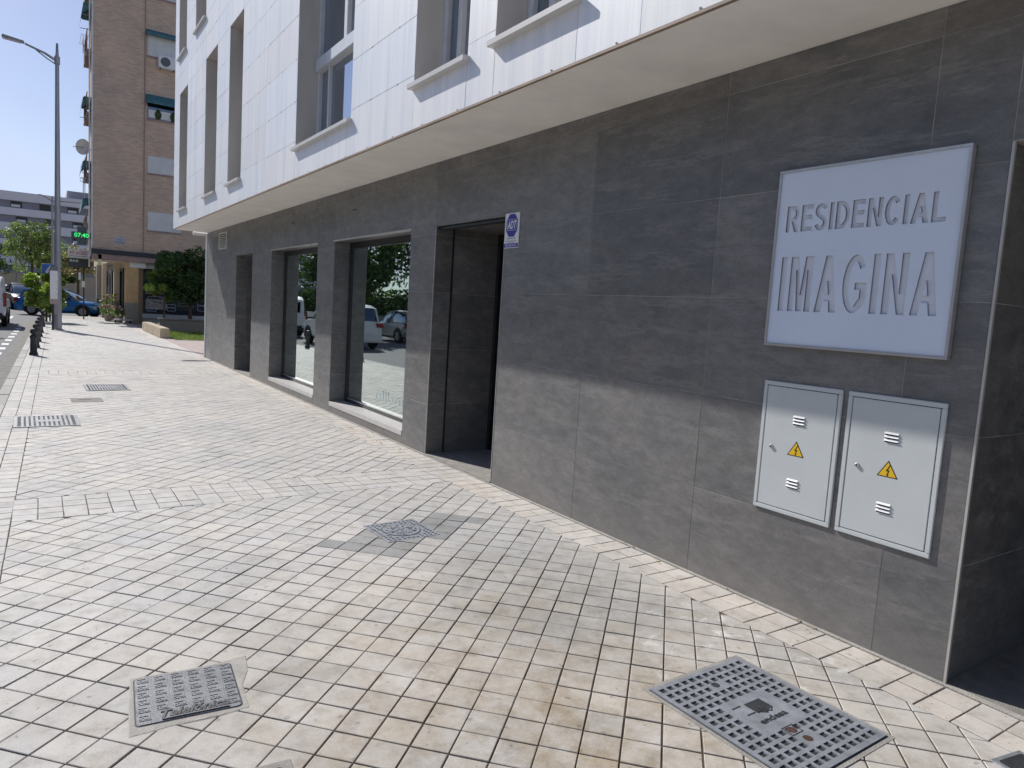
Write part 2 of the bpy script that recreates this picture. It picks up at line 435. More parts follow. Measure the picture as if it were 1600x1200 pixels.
def clip(poly, a, b):
    """keep the part of poly left of the line a->b"""
    out = []; n = len(poly)
    def side(p): return (b[0]-a[0])*(p[1]-a[1])-(b[1]-a[1])*(p[0]-a[0])
    for i in range(n):
        p, q = poly[i], poly[(i+1) % n]; sp, sq = side(p), side(q)
        if sp >= 0: out.append(p)
        if sp*sq < 0:
            t = sp/(sp-sq); out.append((p[0]+(q[0]-p[0])*t, p[1]+(q[1]-p[1])*t))
    return out
def area(p): return .5*abs(sum(p[i][0]*p[(i+1) % len(p)][1]-p[(i+1) % len(p)][0]*p[i][1] for i in range(len(p))))
def shrink(poly, d):
    """inset a convex polygon by d"""
    out = poly
    n = len(poly)
    for i in range(n):
        a, b = poly[i], poly[(i+1) % n]
        l = math.hypot(b[0]-a[0], b[1]-a[1])
        if l < 1e-6: continue
        nx, ny = -(b[1]-a[1])/l*d, (b[0]-a[0])/l*d
        out = clip(out, (a[0]+nx, a[1]+ny), (b[0]+nx, b[1]+ny))
        if len(out) < 3: return []
    return out
def tri_noise(x, y): return math.sin(x*1.7+math.sin(y*2.3)*1.3)*math.cos(y*1.1+math.sin(x*.9))

pv = MB()
G = .0029
OX, OY, ANG = .70348471*1.56, 1.4926328*1.56, R(-46.552)
E1 = (math.cos(ANG), math.sin(ANG)); E2 = (-math.sin(ANG), math.cos(ANG))
def tile(poly, tint, y):
    g = G*random.uniform(.7, 1.45)
    p = shrink(poly, g)
    if len(p) < 3 or area(p) < .0006: return
    dz = random.gauss(0, .0007)
    far = y > 16
    k0 = len(pv.v)
    pv.prism(p, -.0045, dz, 1, tint, inset=0 if far else random.uniform(.0016, .0032), drop=.0016)
    if not far:
        ta, tb = random.gauss(0, .0055), random.gauss(0, .0055); cx = sum(q[0] for q in p)/len(p); cy2 = sum(q[1] for q in p)/len(p)
        for k in range(k0+len(p), len(pv.v)):
            q = pv.v[k]; pv.v[k] = (q[0], q[1], q[2]+ta*(q[0]-cx)+tb*(q[1]-cy2))
def tcol(i, j, x, y):
    b = random.gauss(1.0, .026)
    k = random.Random((i//2)*7919+(j//2)*104729).random()
    b *= .97+.06*k
    warm = random.gauss(0, .007)+(.008 if k > .85 else 0)-(.008 if k < .15 else 0)
    return (b*(1+warm), b*(1+warm*.3), b*(1-warm))
BANDS = [(-3.9, -3.33), (5.505, 6.075), (14.75, 15.32), (24.0, 24.57), (33.3, 33.87)]
zones = []
prev = -2.2
for a, b in BANDS[1:]:
    zones.append((prev, a)); prev = b
zones.append((prev, 40.0))
DARK = [(1.5, 4.32), (1.78, 3.93), (2.82, 4.40), (2.58, 4.66)]
def inside(p, poly):
    return all((poly[(i+1) % 4][0]-poly[i][0])*(p[1]-poly[i][1])-(poly[(i+1) % 4][1]-poly[i][1])*(p[0]-poly[i][0]) > 0 for i in range(4))
ir = range(-330, 60)
for z0, z1 in zones:
    for i in range(-300, 60):
        for j in range(-60, 260):
            cx = OX+S*((i+.5)*E1[0]+(j+.5)*E2[0]); cyy = OY+S*((i+.5)*E1[1]+(j+.5)*E2[1])
            if cyy < z0-.2 or cyy > z1+.2 or cx > 3.3 or cx < xi(cyy)-.2: continue
            q = []
            for a, b in ((0, 0), (1, 0), (1, 1), (0, 1)):
                q.append((OX+S*((i+a)*E1[0]+(j+b)*E2[0]), OY+S*((i+a)*E1[1]+(j+b)*E2[1])))
            q = clip(q, (-9, z0), (9, z0));  q = clip(q, (9, z1), (-9, z1)) if len(q) > 2 else q
            if len(q) > 2: q = clip(q, (3.105, -9), (3.105, 90))
            if len(q) > 2: q = clip(q, (xi(90), 90), (xi(-9), -9))
            if len(q) < 3: continue
            t = tcol(i, j, cx, cyy)
            if inside((cx, cyy), DARK): t = tuple(k*.64*c for k, c in zip(t, (.97, 1.0, 1.04)))
            if 3.3 < cyy < 5.4 and cx > 1.9: t = tuple(k*(.93+.05*tri_noise(cx*2, cyy*2)) for k in t)
            tile(q, t, cyy)
# band along the wall (two rows), crossing bands (four rows), band along the kerb (two rows)
k = 0; y = 1.0725-.147*22
while y < 40:
    for a, b in ((3.105, 3.252), (3.252, 3.398 if y < 18.8 else 3.42)):
        t = tcol(int(y*7), int(a*9), 0, 0); t = tuple(q*1.04*c for q, c in zip(t, (1.03, 1.0, .97)))
        tile([(a, y), (b, y), (b, y+.147), (a, y+.147)], t, y)
    y += .147
for b0, b1 in BANDS[1:]:
    h = (b1-b0)/4
    for r in range(4):
        x = xi(b0)
        q0 = x
        while x < 3.105-.02:
            x2 = min(x+.147, 3.105); t = tcol(int(x*7), r+int(b0*3), 0, 0)
            tile([(x, b0+r*h), (x2, b0+r*h), (x2, b0+r*h+h), (x, b0+r*h+h)], tuple(q*1.02 for q in t), b0); x = x2
y = -2.2
while y < 40:
    for a, b in ((-.295, -.148), (-.148, 0)):
        t = tcol(int(y*5), int(a*9), 0, 0)
        tile([(xi(y)+a, y), (xi(y)+b, y), (xi(y+.147)+b, y+.147), (xi(y+.147)+a, y+.147)], t, y)
    y += .147
# slab below the tiles, strip of mortar at the foot of the wall
pv.box(-.5, 3.44, -30, -2.2, -.13, -.0035, 2)
pv.add([(xi(-2.2)-.295, -2.2, -.0042), (XW+.02, -2.2, -.0042), (XW+.02, 40, -.0042), (xi(40)-.295, 40, -.0042)], [(0, 1, 2, 3)], 0)
pv.box(3.401, 3.44, -2.2, 18.8, -.02, .0035, 2)
pv.build('pavement', [M['grout'], M['paving'], M['concrete']], fix=False)
tag(bpy.data.objects['pavement'], 'pale square tiled pavement in front of the dark wall', 'pavement', kind='structure')
# kerb, gutter
kb = MB(); y = -30
while y < 42:
    y2 = y+1.0
    a0, a1 = xi(y+.006)-.297, xi(y2-.006)-.297
    kb.prism([(a0-.13, y+.006), (a0, y+.006), (a1, y2-.006), (a1-.13, y2-.006)], -.14, random.gauss(.001, .002), 0, random.uniform(.85, 1.1), inset=.012, drop=.012)
    y = y2
tag(kb.build('kerb', M['kerb'], fix=False), kind='structure')
tag(sheet('gutter', [(xi(-30)-.72, -30), (xi(-30)-.42, -30), (xi(42)-.42, 42), (xi(42)-.72, 42)], -.116, M['gutter']), kind='structure')
mk = MB()
for i in range(9):
    yy = 20+i*1.6
    mk.quad((xi(yy)-.98, yy, -.1155), (xi(yy)-.82, yy, -.1155), (xi(yy)-.82, yy+.7, -.1155), (xi(yy)-.98, yy+.7, -.1155))
for i in range(8):
    mk.quad((-8.2+i*.95, 40.5, -.1155), (-7.75+i*.95, 40.5, -.1155), (-7.75+i*.95, 43.5, -.1155), (-8.2+i*.95, 43.5, -.1155))
tag(mk.build('road_markings', M['paint'], fix=False), kind='structure')
tag(sheet('side_paving', [(3.42, 18.85), (30, 18.85), (30, 40), (3.42, 40)], -.001, M['pinkpave']), kind='structure')
sheet('far_paving', [(.4, 40), (30, 40), (30, 44), (.5, 44)], -.003, M['concrete'])
tag(sheet('far_pavement', [(-16, -30), (-9, -30), (-9, 56), (-16, 56)], -.02, M['concrete']), kind='structure')
tag(sheet('park_ground', [(-40, 56), (60, 56), (60, 100), (-40, 100)], -.05, M['earth']), kind='structure')

# ------------------------------------------------------------------ main building
B = thing('residential_building', 'building with white panelled upper storeys overhanging a dark grey stone ground floor', 'building', (XW, 1.393, 0))
BO = (XW, 1.393, 0)
YE = 18.8
def fW(u, v, wv): return (XW-wv, u, v)                       # on the dark wall: u=y, v=z, out of the wall = w
def wall_tiles(mb, us, vs, holes, fr, gap=.0021, back=.012, m=0, mg=1, ti=.10, flip=False, inset=.0006, dp=.0018):
    """separate slabs with real joints over a backing; holes are (u0,u1,v0,v1) lined up with the joints in u"""
    for a, b in zip(us[:-1], us[1:]):
        for c, d in zip(vs[:-1], vs[1:]):
            segs = [(c, d)]
            for h in holes:
                if a >= h[0]-1e-4 and b <= h[1]+1e-4:
                    ns = []
                    for s0, s1 in segs:
                        if h[3] <= s0 or h[2] >= s1: ns.append((s0, s1)); continue
                        if h[2] > s0: ns.append((s0, h[2]))
                        if h[3] < s1: ns.append((h[3], s1))
                    segs = ns
            for s0, s1 in segs:
                if s1-s0 < .01: continue
                t = random.gauss(1, ti); wm = random.gauss(0, .012)
                p = [(a+gap, s0+gap), (b-gap, s0+gap), (b-gap, s1-gap), (a+gap, s1-gap)]
                dz = max(-.0006, random.gauss(0, .0006))
                mb.prism(p, -.006, dz, m, (t*(1+wm), t, t*(1-wm)), inset=inset, drop=inset*.8, fr=fr)
                A = [fr(a, s0, -dp), fr(b, s0, -dp), fr(b, s1, -dp), fr(a, s1, -dp)]
                mb.quad(*A, m=mg)

H = [0, .543, 1.136, 1.735, 2.335, 2.94, 3.07]
TOP = 2.415
US = [1.393, 1.73, 2.94, 4.13, 5.32, 5.99, 6.65, 7.245, 8.47, 9.70, 10.42, 11.67, 12.93, 14.30, 15.65, 16.9, 18.1, YE]
HOLES = [(5.32, 6.65, 0, TOP), (7.245, 9.70, .125, TOP), (10.42, 12.93, .125, TOP), (14.30, 15.65, 0, TOP)]
g = MB()
wall_tiles(g, US, H, HOLES, fW)
wall_tiles(g, [-8, -6.8, -5.6, -4.4, -3.2, -2.0, -.8, .3, 1.393], H, [(-2.0, 1.393, 0, TOP)], fW)
def reveal_y(mb, y, face, x0, x1, z0, z1, xs=None):
    """jamb surface at y; face=+1 looks to +Y, -1 looks to -Y"""
    fr = (lambda u, v, q: (u, y+face*q, v))
    us = xs or [x0, x1]
    vs = [z0]+[h for h in H if z0+.03 < h < z1-.03]+[z1]
    wall_tiles(mb, us, vs, [], fr)
def plane_z(mb, z, face, x0, x1, y0, y1, m=0):
    mb.prism([(x0, y0), (x1, y0), (x1, y1), (x0, y1)], -.006, 0, m, .95, inset=.001, drop=.001, fr=lambda u, v, q: (u, v, z+face*q))
GX = XW+.235
for (a, b, z0, z1) in HOLES[1:3]:
    reveal_y(g, b, -1, XW, GX+.06, z0, z1); reveal_y(g, a, 1, XW, GX+.06, z0, z1)
    plane_z(g, z1, -1, XW, GX+.06, a, b)
for (a, b, z0, z1), dx in ((HOLES[0], .95), (HOLES[3], .95)):
    xs = [XW, XW+.21, XW+dx]
    reveal_y(g, b, -1, XW, XW+dx, 0, z1, xs); reveal_y(g, a, 1, XW, XW+dx, 0, z1, xs)
    plane_z(g, z1, -1, XW, XW+dx, a, b)
    g.box(XW-.012, XW+dx, a, b, -.02, .012, 2, .75)
# the open recess on the near side
reveal_y(g, 1.393, -1, XW, 8.2, 0, TOP, [XW, XW+1.2, XW+2.4, XW+3.6, XW+4.77])
reveal_y(g, -2.0, 1, XW, 8.2, 0, TOP, [XW, XW+1.2, XW+2.4, XW+3.6, XW+4.77])
plane_z(g, TOP, -1, XW, 8.2, -2.0, 1.393, 2)
g.quad((8.2, -2, 0), (8.2, 1.393, 0), (8.2, 1.393, TOP), (8.2, -2, TOP), 0)
g.box(XW+.01, 8.2, -2.0, 1.393, -.02, .002, 2, .62)
# far end and back
fE = lambda u, v, q: (u, YE+q, v)
wall_tiles(g, [XW, XW+1.2, XW+2.4, XW+3.6, XW+4.8, XW+6, XW+7.2, XW+8.4, XW+9.57], H, [], fE)
g.box(XW+.012, 13, 15.66, YE-.008, .02, 3.06, 0); g.box(9, 13, -8, YE-.02, .02, 3.06, 0)
g.quad((XW, -8, 0), (13, -8, 0), (13, -8, 3.07), (XW, -8, 3.07), 0)
g.build('ground_floor_wall', [M['stone'], M['wgrout'], M['concrete']], B, BO, fix=False)
t_ = MB()
t_.box(XW-.004, XW+.012, 1.381, 1.392, .0, TOP)
t_.build('corner_trim', M['trim'], B, BO); t_ = MB()
t_.box(XW-.004, XW+.012, 18.802, 18.812, .0, 3.065)
t_.build('corner_trim', M['trim'], B, BO)
for yy in (6.643, 5.313):
    t_ = MB(); t_.box(XW-.003, XW+.006, yy, yy+.006, .012, TOP); t_.build('corner_trim', M['trim'], B, BO)

def shopwin(a, b, z0, z1, txt=None):
    fr = MB(); q = .045
    fr.box(GX-.01, GX+.05, a+.002, a+q, z0+.03, z1-.002, b=.004); fr.box(GX-.01, GX+.05, b-q-.03, b-.002, z0+.03, z1-.002, b=.004)
    fr.box(GX-.008, GX+.05, a+q, b-q-.03, z1-.085, z1-.002, b=.004); fr.box(GX-.008, GX+.05, a+q, b-q-.03, z0+.03, z0+.03+q, b=.004)
    wn = fr.build('window', M['darkframe'], B, BO)
    pn = MB(); pn.quad((GX+.01, a+q, z0+.06), (GX+.01, b-q-.03, z0+.06), (GX+.01, b-q-.03, z1-.08), (GX+.01, a+q, z1-.08))
    pn.build('pane', M['glass'], wn, BO)
    bd = MB(); bd.box(GX-.002, GX+.008, a+q, b-q-.03, z0+.076, z0+.09)
    bd.build('glazing_bead', M['alu'], wn, BO)
    sl = MB(); sl.box(XW-.006, GX+.05, a+.002, b-.002, z0-.03, z0+.03, b=.003)
    sl.build('sill', M['sill'], wn, BO)
    ln = MB(); ln.box(XW-.012, XW+.02, a-.02, b+.02, z1-.006, z1+.012); ln.build('drip_edge', M['trim'], wn, BO)
    if txt:
        tm = MB(); put_text(tm, txt, .95, .14, lambda u, v, q: (GX+.009-q, 8.62-u, .33+v), .001, bold=-.005)
        tm.build('lettering', pm('faint_letter_film', (.55, .62, .60), .6, var=.05), wn, BO)
shopwin(10.42, 12.93, .125, TOP)
shopwin(7.245, 9.70, .125, TOP, 'ollbou')

def door(a, b, x, z1):
    d = MB(); d.box(x, x+.05, a+.06, b-.06, .02, z1-.07, b=.004)
    for k in range(6): d.box(x-.008, x+.002, a+.10, b-.10, .12+k*.37, .12+k*.37+.33, b=.004)
    o = d.build('door', M['doorblack'], B, BO)
    f = MB(); f.box(x-.03, x+.05, a+.002, a+.06, .013, z1-.004); f.box(x-.03, x+.05, b-.06, b-.002, .013, z1-.004); f.box(x-.03, x+.05, a+.06, b-.06, z1-.07, z1-.004)
    f.build('frame', M['darkframe'], o, BO)
    h = MB(); h.tube([(x-.01, a+.14, 1.02), (x-.06, a+.14, 1.02), (x-.06, a+.26, 1.02)], .01, 8); h.build('handle', M['alu'], o, BO)
door(5.32, 6.65, XW+.80, TOP); door(14.30, 15.65, XW+.80, TOP)
# dark shadow gap in the vestibule wall and a door-head strip
t_ = MB(); t_.box(XW+.206, XW+.222, 6.640, 6.652, .012, TOP-.01); t_.build('shadow_gap', M['black'], B, BO)
t_ = MB(); t_.box(XW+.03, XW+.10, 5.322, 6.638, TOP-.035, TOP-.008, b=.003); t_.build('door_track', M['darkframe'], B, BO)
# ventilation grille near the far end
vg = MB(); vy0, vy1, vz0, vz1 = 16.58, 17.38, 2.60, 2.97
vg.box(XW-.02, XW-.001, vy0, vy1, vz1-.03, vz1); vg.box(XW-.02, XW-.001, vy0, vy1, vz0, vz0+.03)
vg.box(XW-.02, XW-.001, vy0, vy0+.05, vz0+.03, vz1-.03); vg.box(XW-.02, XW-.001, vy1-.05, vy1, vz0+.03, vz1-.03)
for k in range(7):
    z = vz0+.045+k*.041
    vg.add([(XW-.018, vy0+.05, z), (XW-.018, vy1-.05, z), (XW-.003, vy1-.05, z+.03), (XW-.003, vy0+.05, z+.03)], [(0, 1, 2, 3)])
o = vg.build('vent_grille', M['sill'], B, BO)
q = MB(); q.quad((XW-.002, vy0+.05, vz0+.03), (XW-.002, vy1-.05, vz0+.03), (XW-.002, vy1-.05, vz1-.03), (XW-.002, vy0+.05, vz1-.03)); q.build('backing', M['black'], o, BO)
# small cable stubs above the windows
for yy, zz in ((8.9, 2.78), (11.6, 2.80)):
    c = MB(); c.tube([(XW+.002, yy, zz), (XW-.05, yy-.02, zz-.005), (XW-.07, yy-.06, zz-.03)], .004, 6); c.build('cable_stub', M['black'], B, BO)

# upper storeys
XU = 2.66
up = MB()
fU = lambda u, v, q: (XU-q, u, v)
rows1 = [3.075, 3.53, 4.02, 4.53, 5.05, 5.55, 6.03, 6.45]
rows2 = [6.45, 6.85, 7.4, 7.9, 8.4, 8.9, 9.4, 9.9, 10.4, 10.9, 11.4, 11.9, 12.4, 13.0]
c1 = [-8, -6.4, -4.9, -3.4, -1.9, -.5, .35, 1.45, 2.92, 3.47, 4.40, 4.79, 5.70, 7.18, 9.08, 10.5, 12.0, 12.95, 13.95, 15.02, 16.05, 17.03, 18.05, YE]
c2 = [-8, -6.4, -4.9, -3.4, -1.9, -.5, .35, 1.45, 2.92, 3.47, 4.40, 5.70, 7.18, 9.08, 10.5, 12.0, 12.95, 15.10, 16.20, 17.28, 18.28, YE]
ZS = 3.45
W1 = [(-6.4, -4.9), (-1.9, -.5), (3.47, 4.40), (4.79, 5.70), (7.18, 9.08), (12.0, 12.95), (13.95, 15.02), (17.03, 18.05)]
W2 = [(-4.9, -3.4), (1.45, 2.92), (4.40, 5.70), (9.08, 10.5), (15.10, 16.20), (17.28, 18.28)]
wall_tiles(up, c1, rows1, [(a, b, ZS, 6.03) for a, b in W1], fU, gap=.0024, ti=.025, inset=.001, dp=.0015)
wall_tiles(up, c2, rows2, [(a, b, 6.85, 9.4) for a, b in W2]+[(a, b, 10.4, 12.4) for a, b in W2], fU, gap=.0024, ti=.025, inset=.001, dp=.0015)
fUE = lambda u, v, q: (u, YE+q, v)
wall_tiles(up, [XU, 4.2, 5.7, 7.2, 8.7, 10.2, 11.7, 13.0], rows1+rows2[1:], [], fUE, gap=.003, ti=.02)
for zz in (3.53, 4.02, 4.53, 5.05, 5.55, 6.45):
    yy = -7.6
    while yy < YE:
        if not any(a-.05 < yy < b+.05 for a, b in W1) or zz > 6.1: up.box(XU-.0035, XU+.003, yy, yy+.012, zz-.005, zz+.005, 2)
        yy += .62
yy = -7.7
while yy < YE:
    up.box(XU-.0035, XU+.003, yy, yy+.012, 3.082, 3.090, 2); yy += .6
up.quad((XU, -8, 3.07), (13, -8, 3.07), (13, -8, 13), (XU, -8, 13), 0)
up.quad((13, -8, 3.07), (13, YE, 3.07), (13, YE, 13), (13, -8, 13), 0)
up.box(XU, 13, -8, YE, 13.002, 13.3, 0)
up.build('upper_wall', [M['panel'], M['black_gap'], M['browntrim']], B, BO, fix=False)
sf = MB()
y = -8
while y < YE-.01:
    y2 = min(y+2.4, YE); sf.box(XU+.018, XW+.02, y+.001, y2-.001, 3.071, 3.10, 0, random.uniform(.98, 1.02)); y = y2
sf.build('soffit', M['soffit'], B, BO)
dr = MB(); dr.box(XU-.006, XU+.018, -8, YE, 3.058, 3.074); dr.build('drip_edge', pm('brownish_drip_edge', (.30, .22, .16), .6, var=.3, scale=2), B, BO)

def upwin(a, b, z0, z1, style=0):
    gx = XU+.30
    j = MB()
    j.box(XU+.004, gx+.02, b, b+.012, z0, z1); j.box(XU+.004, gx+.02, a-.012, a, z0, z1); j.box(XU+.004, gx+.02, a, b, z1, z1+.012)
    fr = MB(); q = .06
    def bar(y0, y1, za, zb, dx=0): fr.box(gx-.05-dx, gx+.03, y0, y1, za, zb, b=.006)
    bar(a+.002, a+q, z0+.02, z1-.002); bar(b-q, b-.002, z0+.02, z1-.002); bar(a+q, b-q, z1-q, z1-.002); bar(a+q, b-q, z0+.02, z0+.02+q)
    if style == 1:
        zm = z0+.95; bar(a+q, b-q, zm, zm+.14, .05); bar((a+b)/2-.05, (a+b)/2+.05, zm+.14, z1-q); fr.box(gx-.035, gx+.02, b-.42, b-.36, z0+.08, zm)
    elif style == 2: bar(b-.32, b-.26, z0+.08, z1-q)
    wn = fr.build('window', M['whiteframe'] if style else M['jamb'], B, BO)
    j.build('reveal', M['jamb'], wn, BO)
    pn = MB(); pn.quad((gx, a+.02, z0+.02), (gx, b-.02, z0+.02), (gx, b-.02, z1-.02), (gx, a+.02, z1-.02)); pn.build('pane', M['wglass'], wn, BO)
    sl = MB(); sl.box(XU-.055, gx+.02, a-.03, b+.03, z0-.045, z0-.003, b=.003)
    sl.build('sill', M['sill'], wn, BO)
for a, b in W1: upwin(a, b, ZS, 6.03, 1 if (a, b) == (7.18, 9.08) else 2 if a in (4.79, 3.47) else 0)
for a, b in W2: upwin(a, b, 6.85, 9.4); upwin(a, b, 10.4, 12.4)
# white drain pipe end beyond the far corner
d = MB(); d.tube([(XU+.45, 18.86, 3.03), (XW+.0, 18.86, 3.03), (XW+.02, 18.86, 2.95), (XW+.02, 18.86, 0)], .045, 10); d.build('drainpipe', M['white'], B, BO, smooth=True)

# ------------------------------------------------------------------ things on the dark wall
# name plate
sg = thing('building_sign', 'square pale grey building sign with recessed lettering RESIDENCIAL IMAGINA on the dark wall', 'sign', (XW, 2.0, 1.95))
SO = (XW, 2.0, 1.95)
def ell(cx, cy_, rx, ry, a0, a1, n=16):
    return [(cx+rx*math.cos(R(a0+(a1-a0)*k/n)), cy_+ry*math.sin(R(a0+(a1-a0)*k/n))) for k in range(n+1)]
def glyph(ch, W, H, s, t):
    """bold upright capitals as outlines; first outline outer, others counters"""
    h = H
    if ch == 'I': return [[(0, 0), (W, 0), (W, h), (0, h)]]
    if ch == 'L': return [[(0, 0), (W, 0), (W, t), (s, t), (s, h), (0, h)]]
    if ch == 'E':
        m0 = h*.53-t/2; return [[(0, 0), (W, 0), (W, t), (s, t), (s, m0), (W*.93, m0), (W*.93, m0+t), (s, m0+t), (s, h-t), (W*.97, h-t), (W*.97, h), (0, h)]]
    if ch == 'N': return [[(0, 0), (s, 0), (s, h*.66), (W-s*1.05, 0), (W, 0), (W, h), (W-s, h), (W-s, h*.34), (s*1.05, h), (0, h)]]
    if ch == 'M': return [[(0, 0), (s, 0), (s, h*.76), (W/2-s*.45, 0), (W/2+s*.45, 0), (W-s, h*.76), (W-s, 0), (W, 0), (W, h), (W-s*1.4, h), (W/2, h*.30), (s*1.4, h), (0, h)]]
    if ch == 'A':
        q = lambda y: 1.08*s+(y/h)*(W/2-.55*s); b0, b1 = h*.20, h*.20+t; h0 = h*(W/2-1.08*s)/(W/2-.55*s)
        return [[(0, 0), (1.08*s, 0), (q(b0), b0), (W-q(b0), b0), (W-1.08*s, 0), (W, 0), (W/2+.55*s, h), (W/2-.55*s, h)], [(q(b1), b1), (W-q(b1), b1), (W/2, h0*.97)]]
    if ch == 'D':
        rx = W*.62; return [[(0, 0)]+ell(W-rx, h/2, rx, h/2, -90, 90)+[(0, h)], [(s, t)]+ell(W-rx, h/2, rx-s, h/2-t, -90, 90)+[(s, h-t)]]
    if ch == 'C': return [ell(W/2, h/2, W/2, h/2, 38, 322, 30)+ell(W/2, h/2, W/2-s, h/2-t, 318, 42, 26)]
    if ch == 'G': return [ell(W/2, h/2, W/2, h/2, 38, 303, 28)+[(W*.90, h*.125), (W, h*.20), (W, h*.52), (W*.52, h*.52), (W*.52, h*.52-t), (W-s*.95, h*.52-t), (W-s*.95, h*.255)]+ell(W/2, h/2, W/2-s, h/2-t, 306, 42, 26)]
    if ch == 'R':
        b = h*.70; return [[(0, 0), (s, 0), (s, h*.40), (W*.40, h*.40), (W-1.15*s, 0), (W, 0), (W*.66, h*.43)]+ell(W*.55, b+.005*h, W*.41, h*.295, -62, 90)+[(0, h)], [(s, h*.40+t)]+ell(W*.55, (h*.40+t+h-t)/2, W*.41-s, (h*.6-2*t)/2, -90, 90)+[(s, h-t)]]
    if ch == 'S':
        c = ell(W/2, h*.735, W/2-s/2, h*.265-t/2, 22, 250, 22)+ell(W/2, h*.275, W/2-s/2, h*.275-t/2, 75, -162, 24)
        L_, R_ = [], []
        for k in range(len(c)):
            a, b = c[max(k-1, 0)], c[min(k+1, len(c)-1)]; dx, dy = b[0]-a[0], b[1]-a[1]; l = math.hypot(dx, dy)
            L_.append((c[k][0]-dy/l*s*.48, c[k][1]+dx/l*t*.5)); R_.append((c[k][0]+dy/l*s*.48, c[k][1]-dx/l*t*.5))
        return [L_+R_[::-1]]
WT = dict(R=.74, E=.64, S=.68, D=.72, N=.71, C=.74, A=.78, L=.60, M=.86, G=.80)
def recess_panel(u0, u1, v0, v1, texts, depth):
    """a sheet with the letters cut right through it"""
    cu = bpy.data.curves.new('p', 'CURVE'); cu.dimensions = '2D'; cu.fill_mode = 'BOTH'; cu.extrude = depth/2
    def poly(P_):
        n = cu.splines.new('POLY'); n.points.add(len(P_)-1); n.use_cyclic_u = True
        for a, q in zip(n.points, P_): a.co = (q[0], q[1], 0, 1)
    poly(((u0, v0), (u1, v0), (u1, v1), (u0, v1)))
    for body, x, y, wd, ht, st_, th, gap_ in texts:
        k = (wd-gap_*(len(body)-1)-st_*body.count('I'))/sum(WT[c] for c in body if c != 'I')
        for c in body:
            W_ = st_ if c == 'I' else WT[c]*k
            for P_ in glyph(c, W_, ht, st_, th): poly([(x+a, y+b) for a, b in P_])
            x += W_+gap_
    o = bpy.data.objects.new('p', cu); col.objects.link(o); bpy.context.view_layer.update()
    dg = bpy.context.evaluated_depsgraph_get(); me = o.evaluated_get(dg).to_mesh()
    v = [tuple(q.co) for q in me.vertices]; fs = [tuple(p.vertices) for p in me.polygons]
    o.evaluated_get(dg).to_mesh_clear(); bpy.data.objects.remove(o)
    return v, fs
sy0, sy1, sz0, sz1 = 1.530, 2.502, 1.473, 2.428
fS = lambda u, v, q: (3.400-q, sy1-u, sz0+v)
v, f_ = recess_panel(.012, sy1-sy0-.012, .012, sz1-sz0-.012,
    [('RESIDENCIAL', sy1-2.436, 2.095-sz0, .824, .138, .0225, .021, .0125), ('IMAGINA', sy1-2.440, 1.668-sz0, .838, .292, .034, .034, .026)], .011)
mb = MB(); V3_ = [fS(p[0], p[1], p[2]-.003) for p in v]
mb.add(V3_, [f for f in f_ if len({round(v[i][2], 5) for i in f}) == 1], 0)
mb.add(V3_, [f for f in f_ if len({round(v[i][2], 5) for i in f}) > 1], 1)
mb.build('panel', [M['signpaint'], M['signedge_shade']], sg, SO)
mb = MB(); mb.box(3.4085, XW-.001, sy0+.008, sy1-.008, sz0+.008, sz1-.008); mb.build('backing', M['signback'], sg, SO)
mb = MB(); q = .014
for (a, b, c, d_) in ((sy0, sy1, sz1-q, sz1), (sy0, sy1, sz0, sz0+q), (sy0, sy0+q, sz0+q, sz1-q), (sy1-q, sy1, sz0+q, sz1-q)):
    mb.box(3.389, XW-.002, a, b, c, d_, b=.0025)
mb.build('frame', M['alu'], sg, SO)

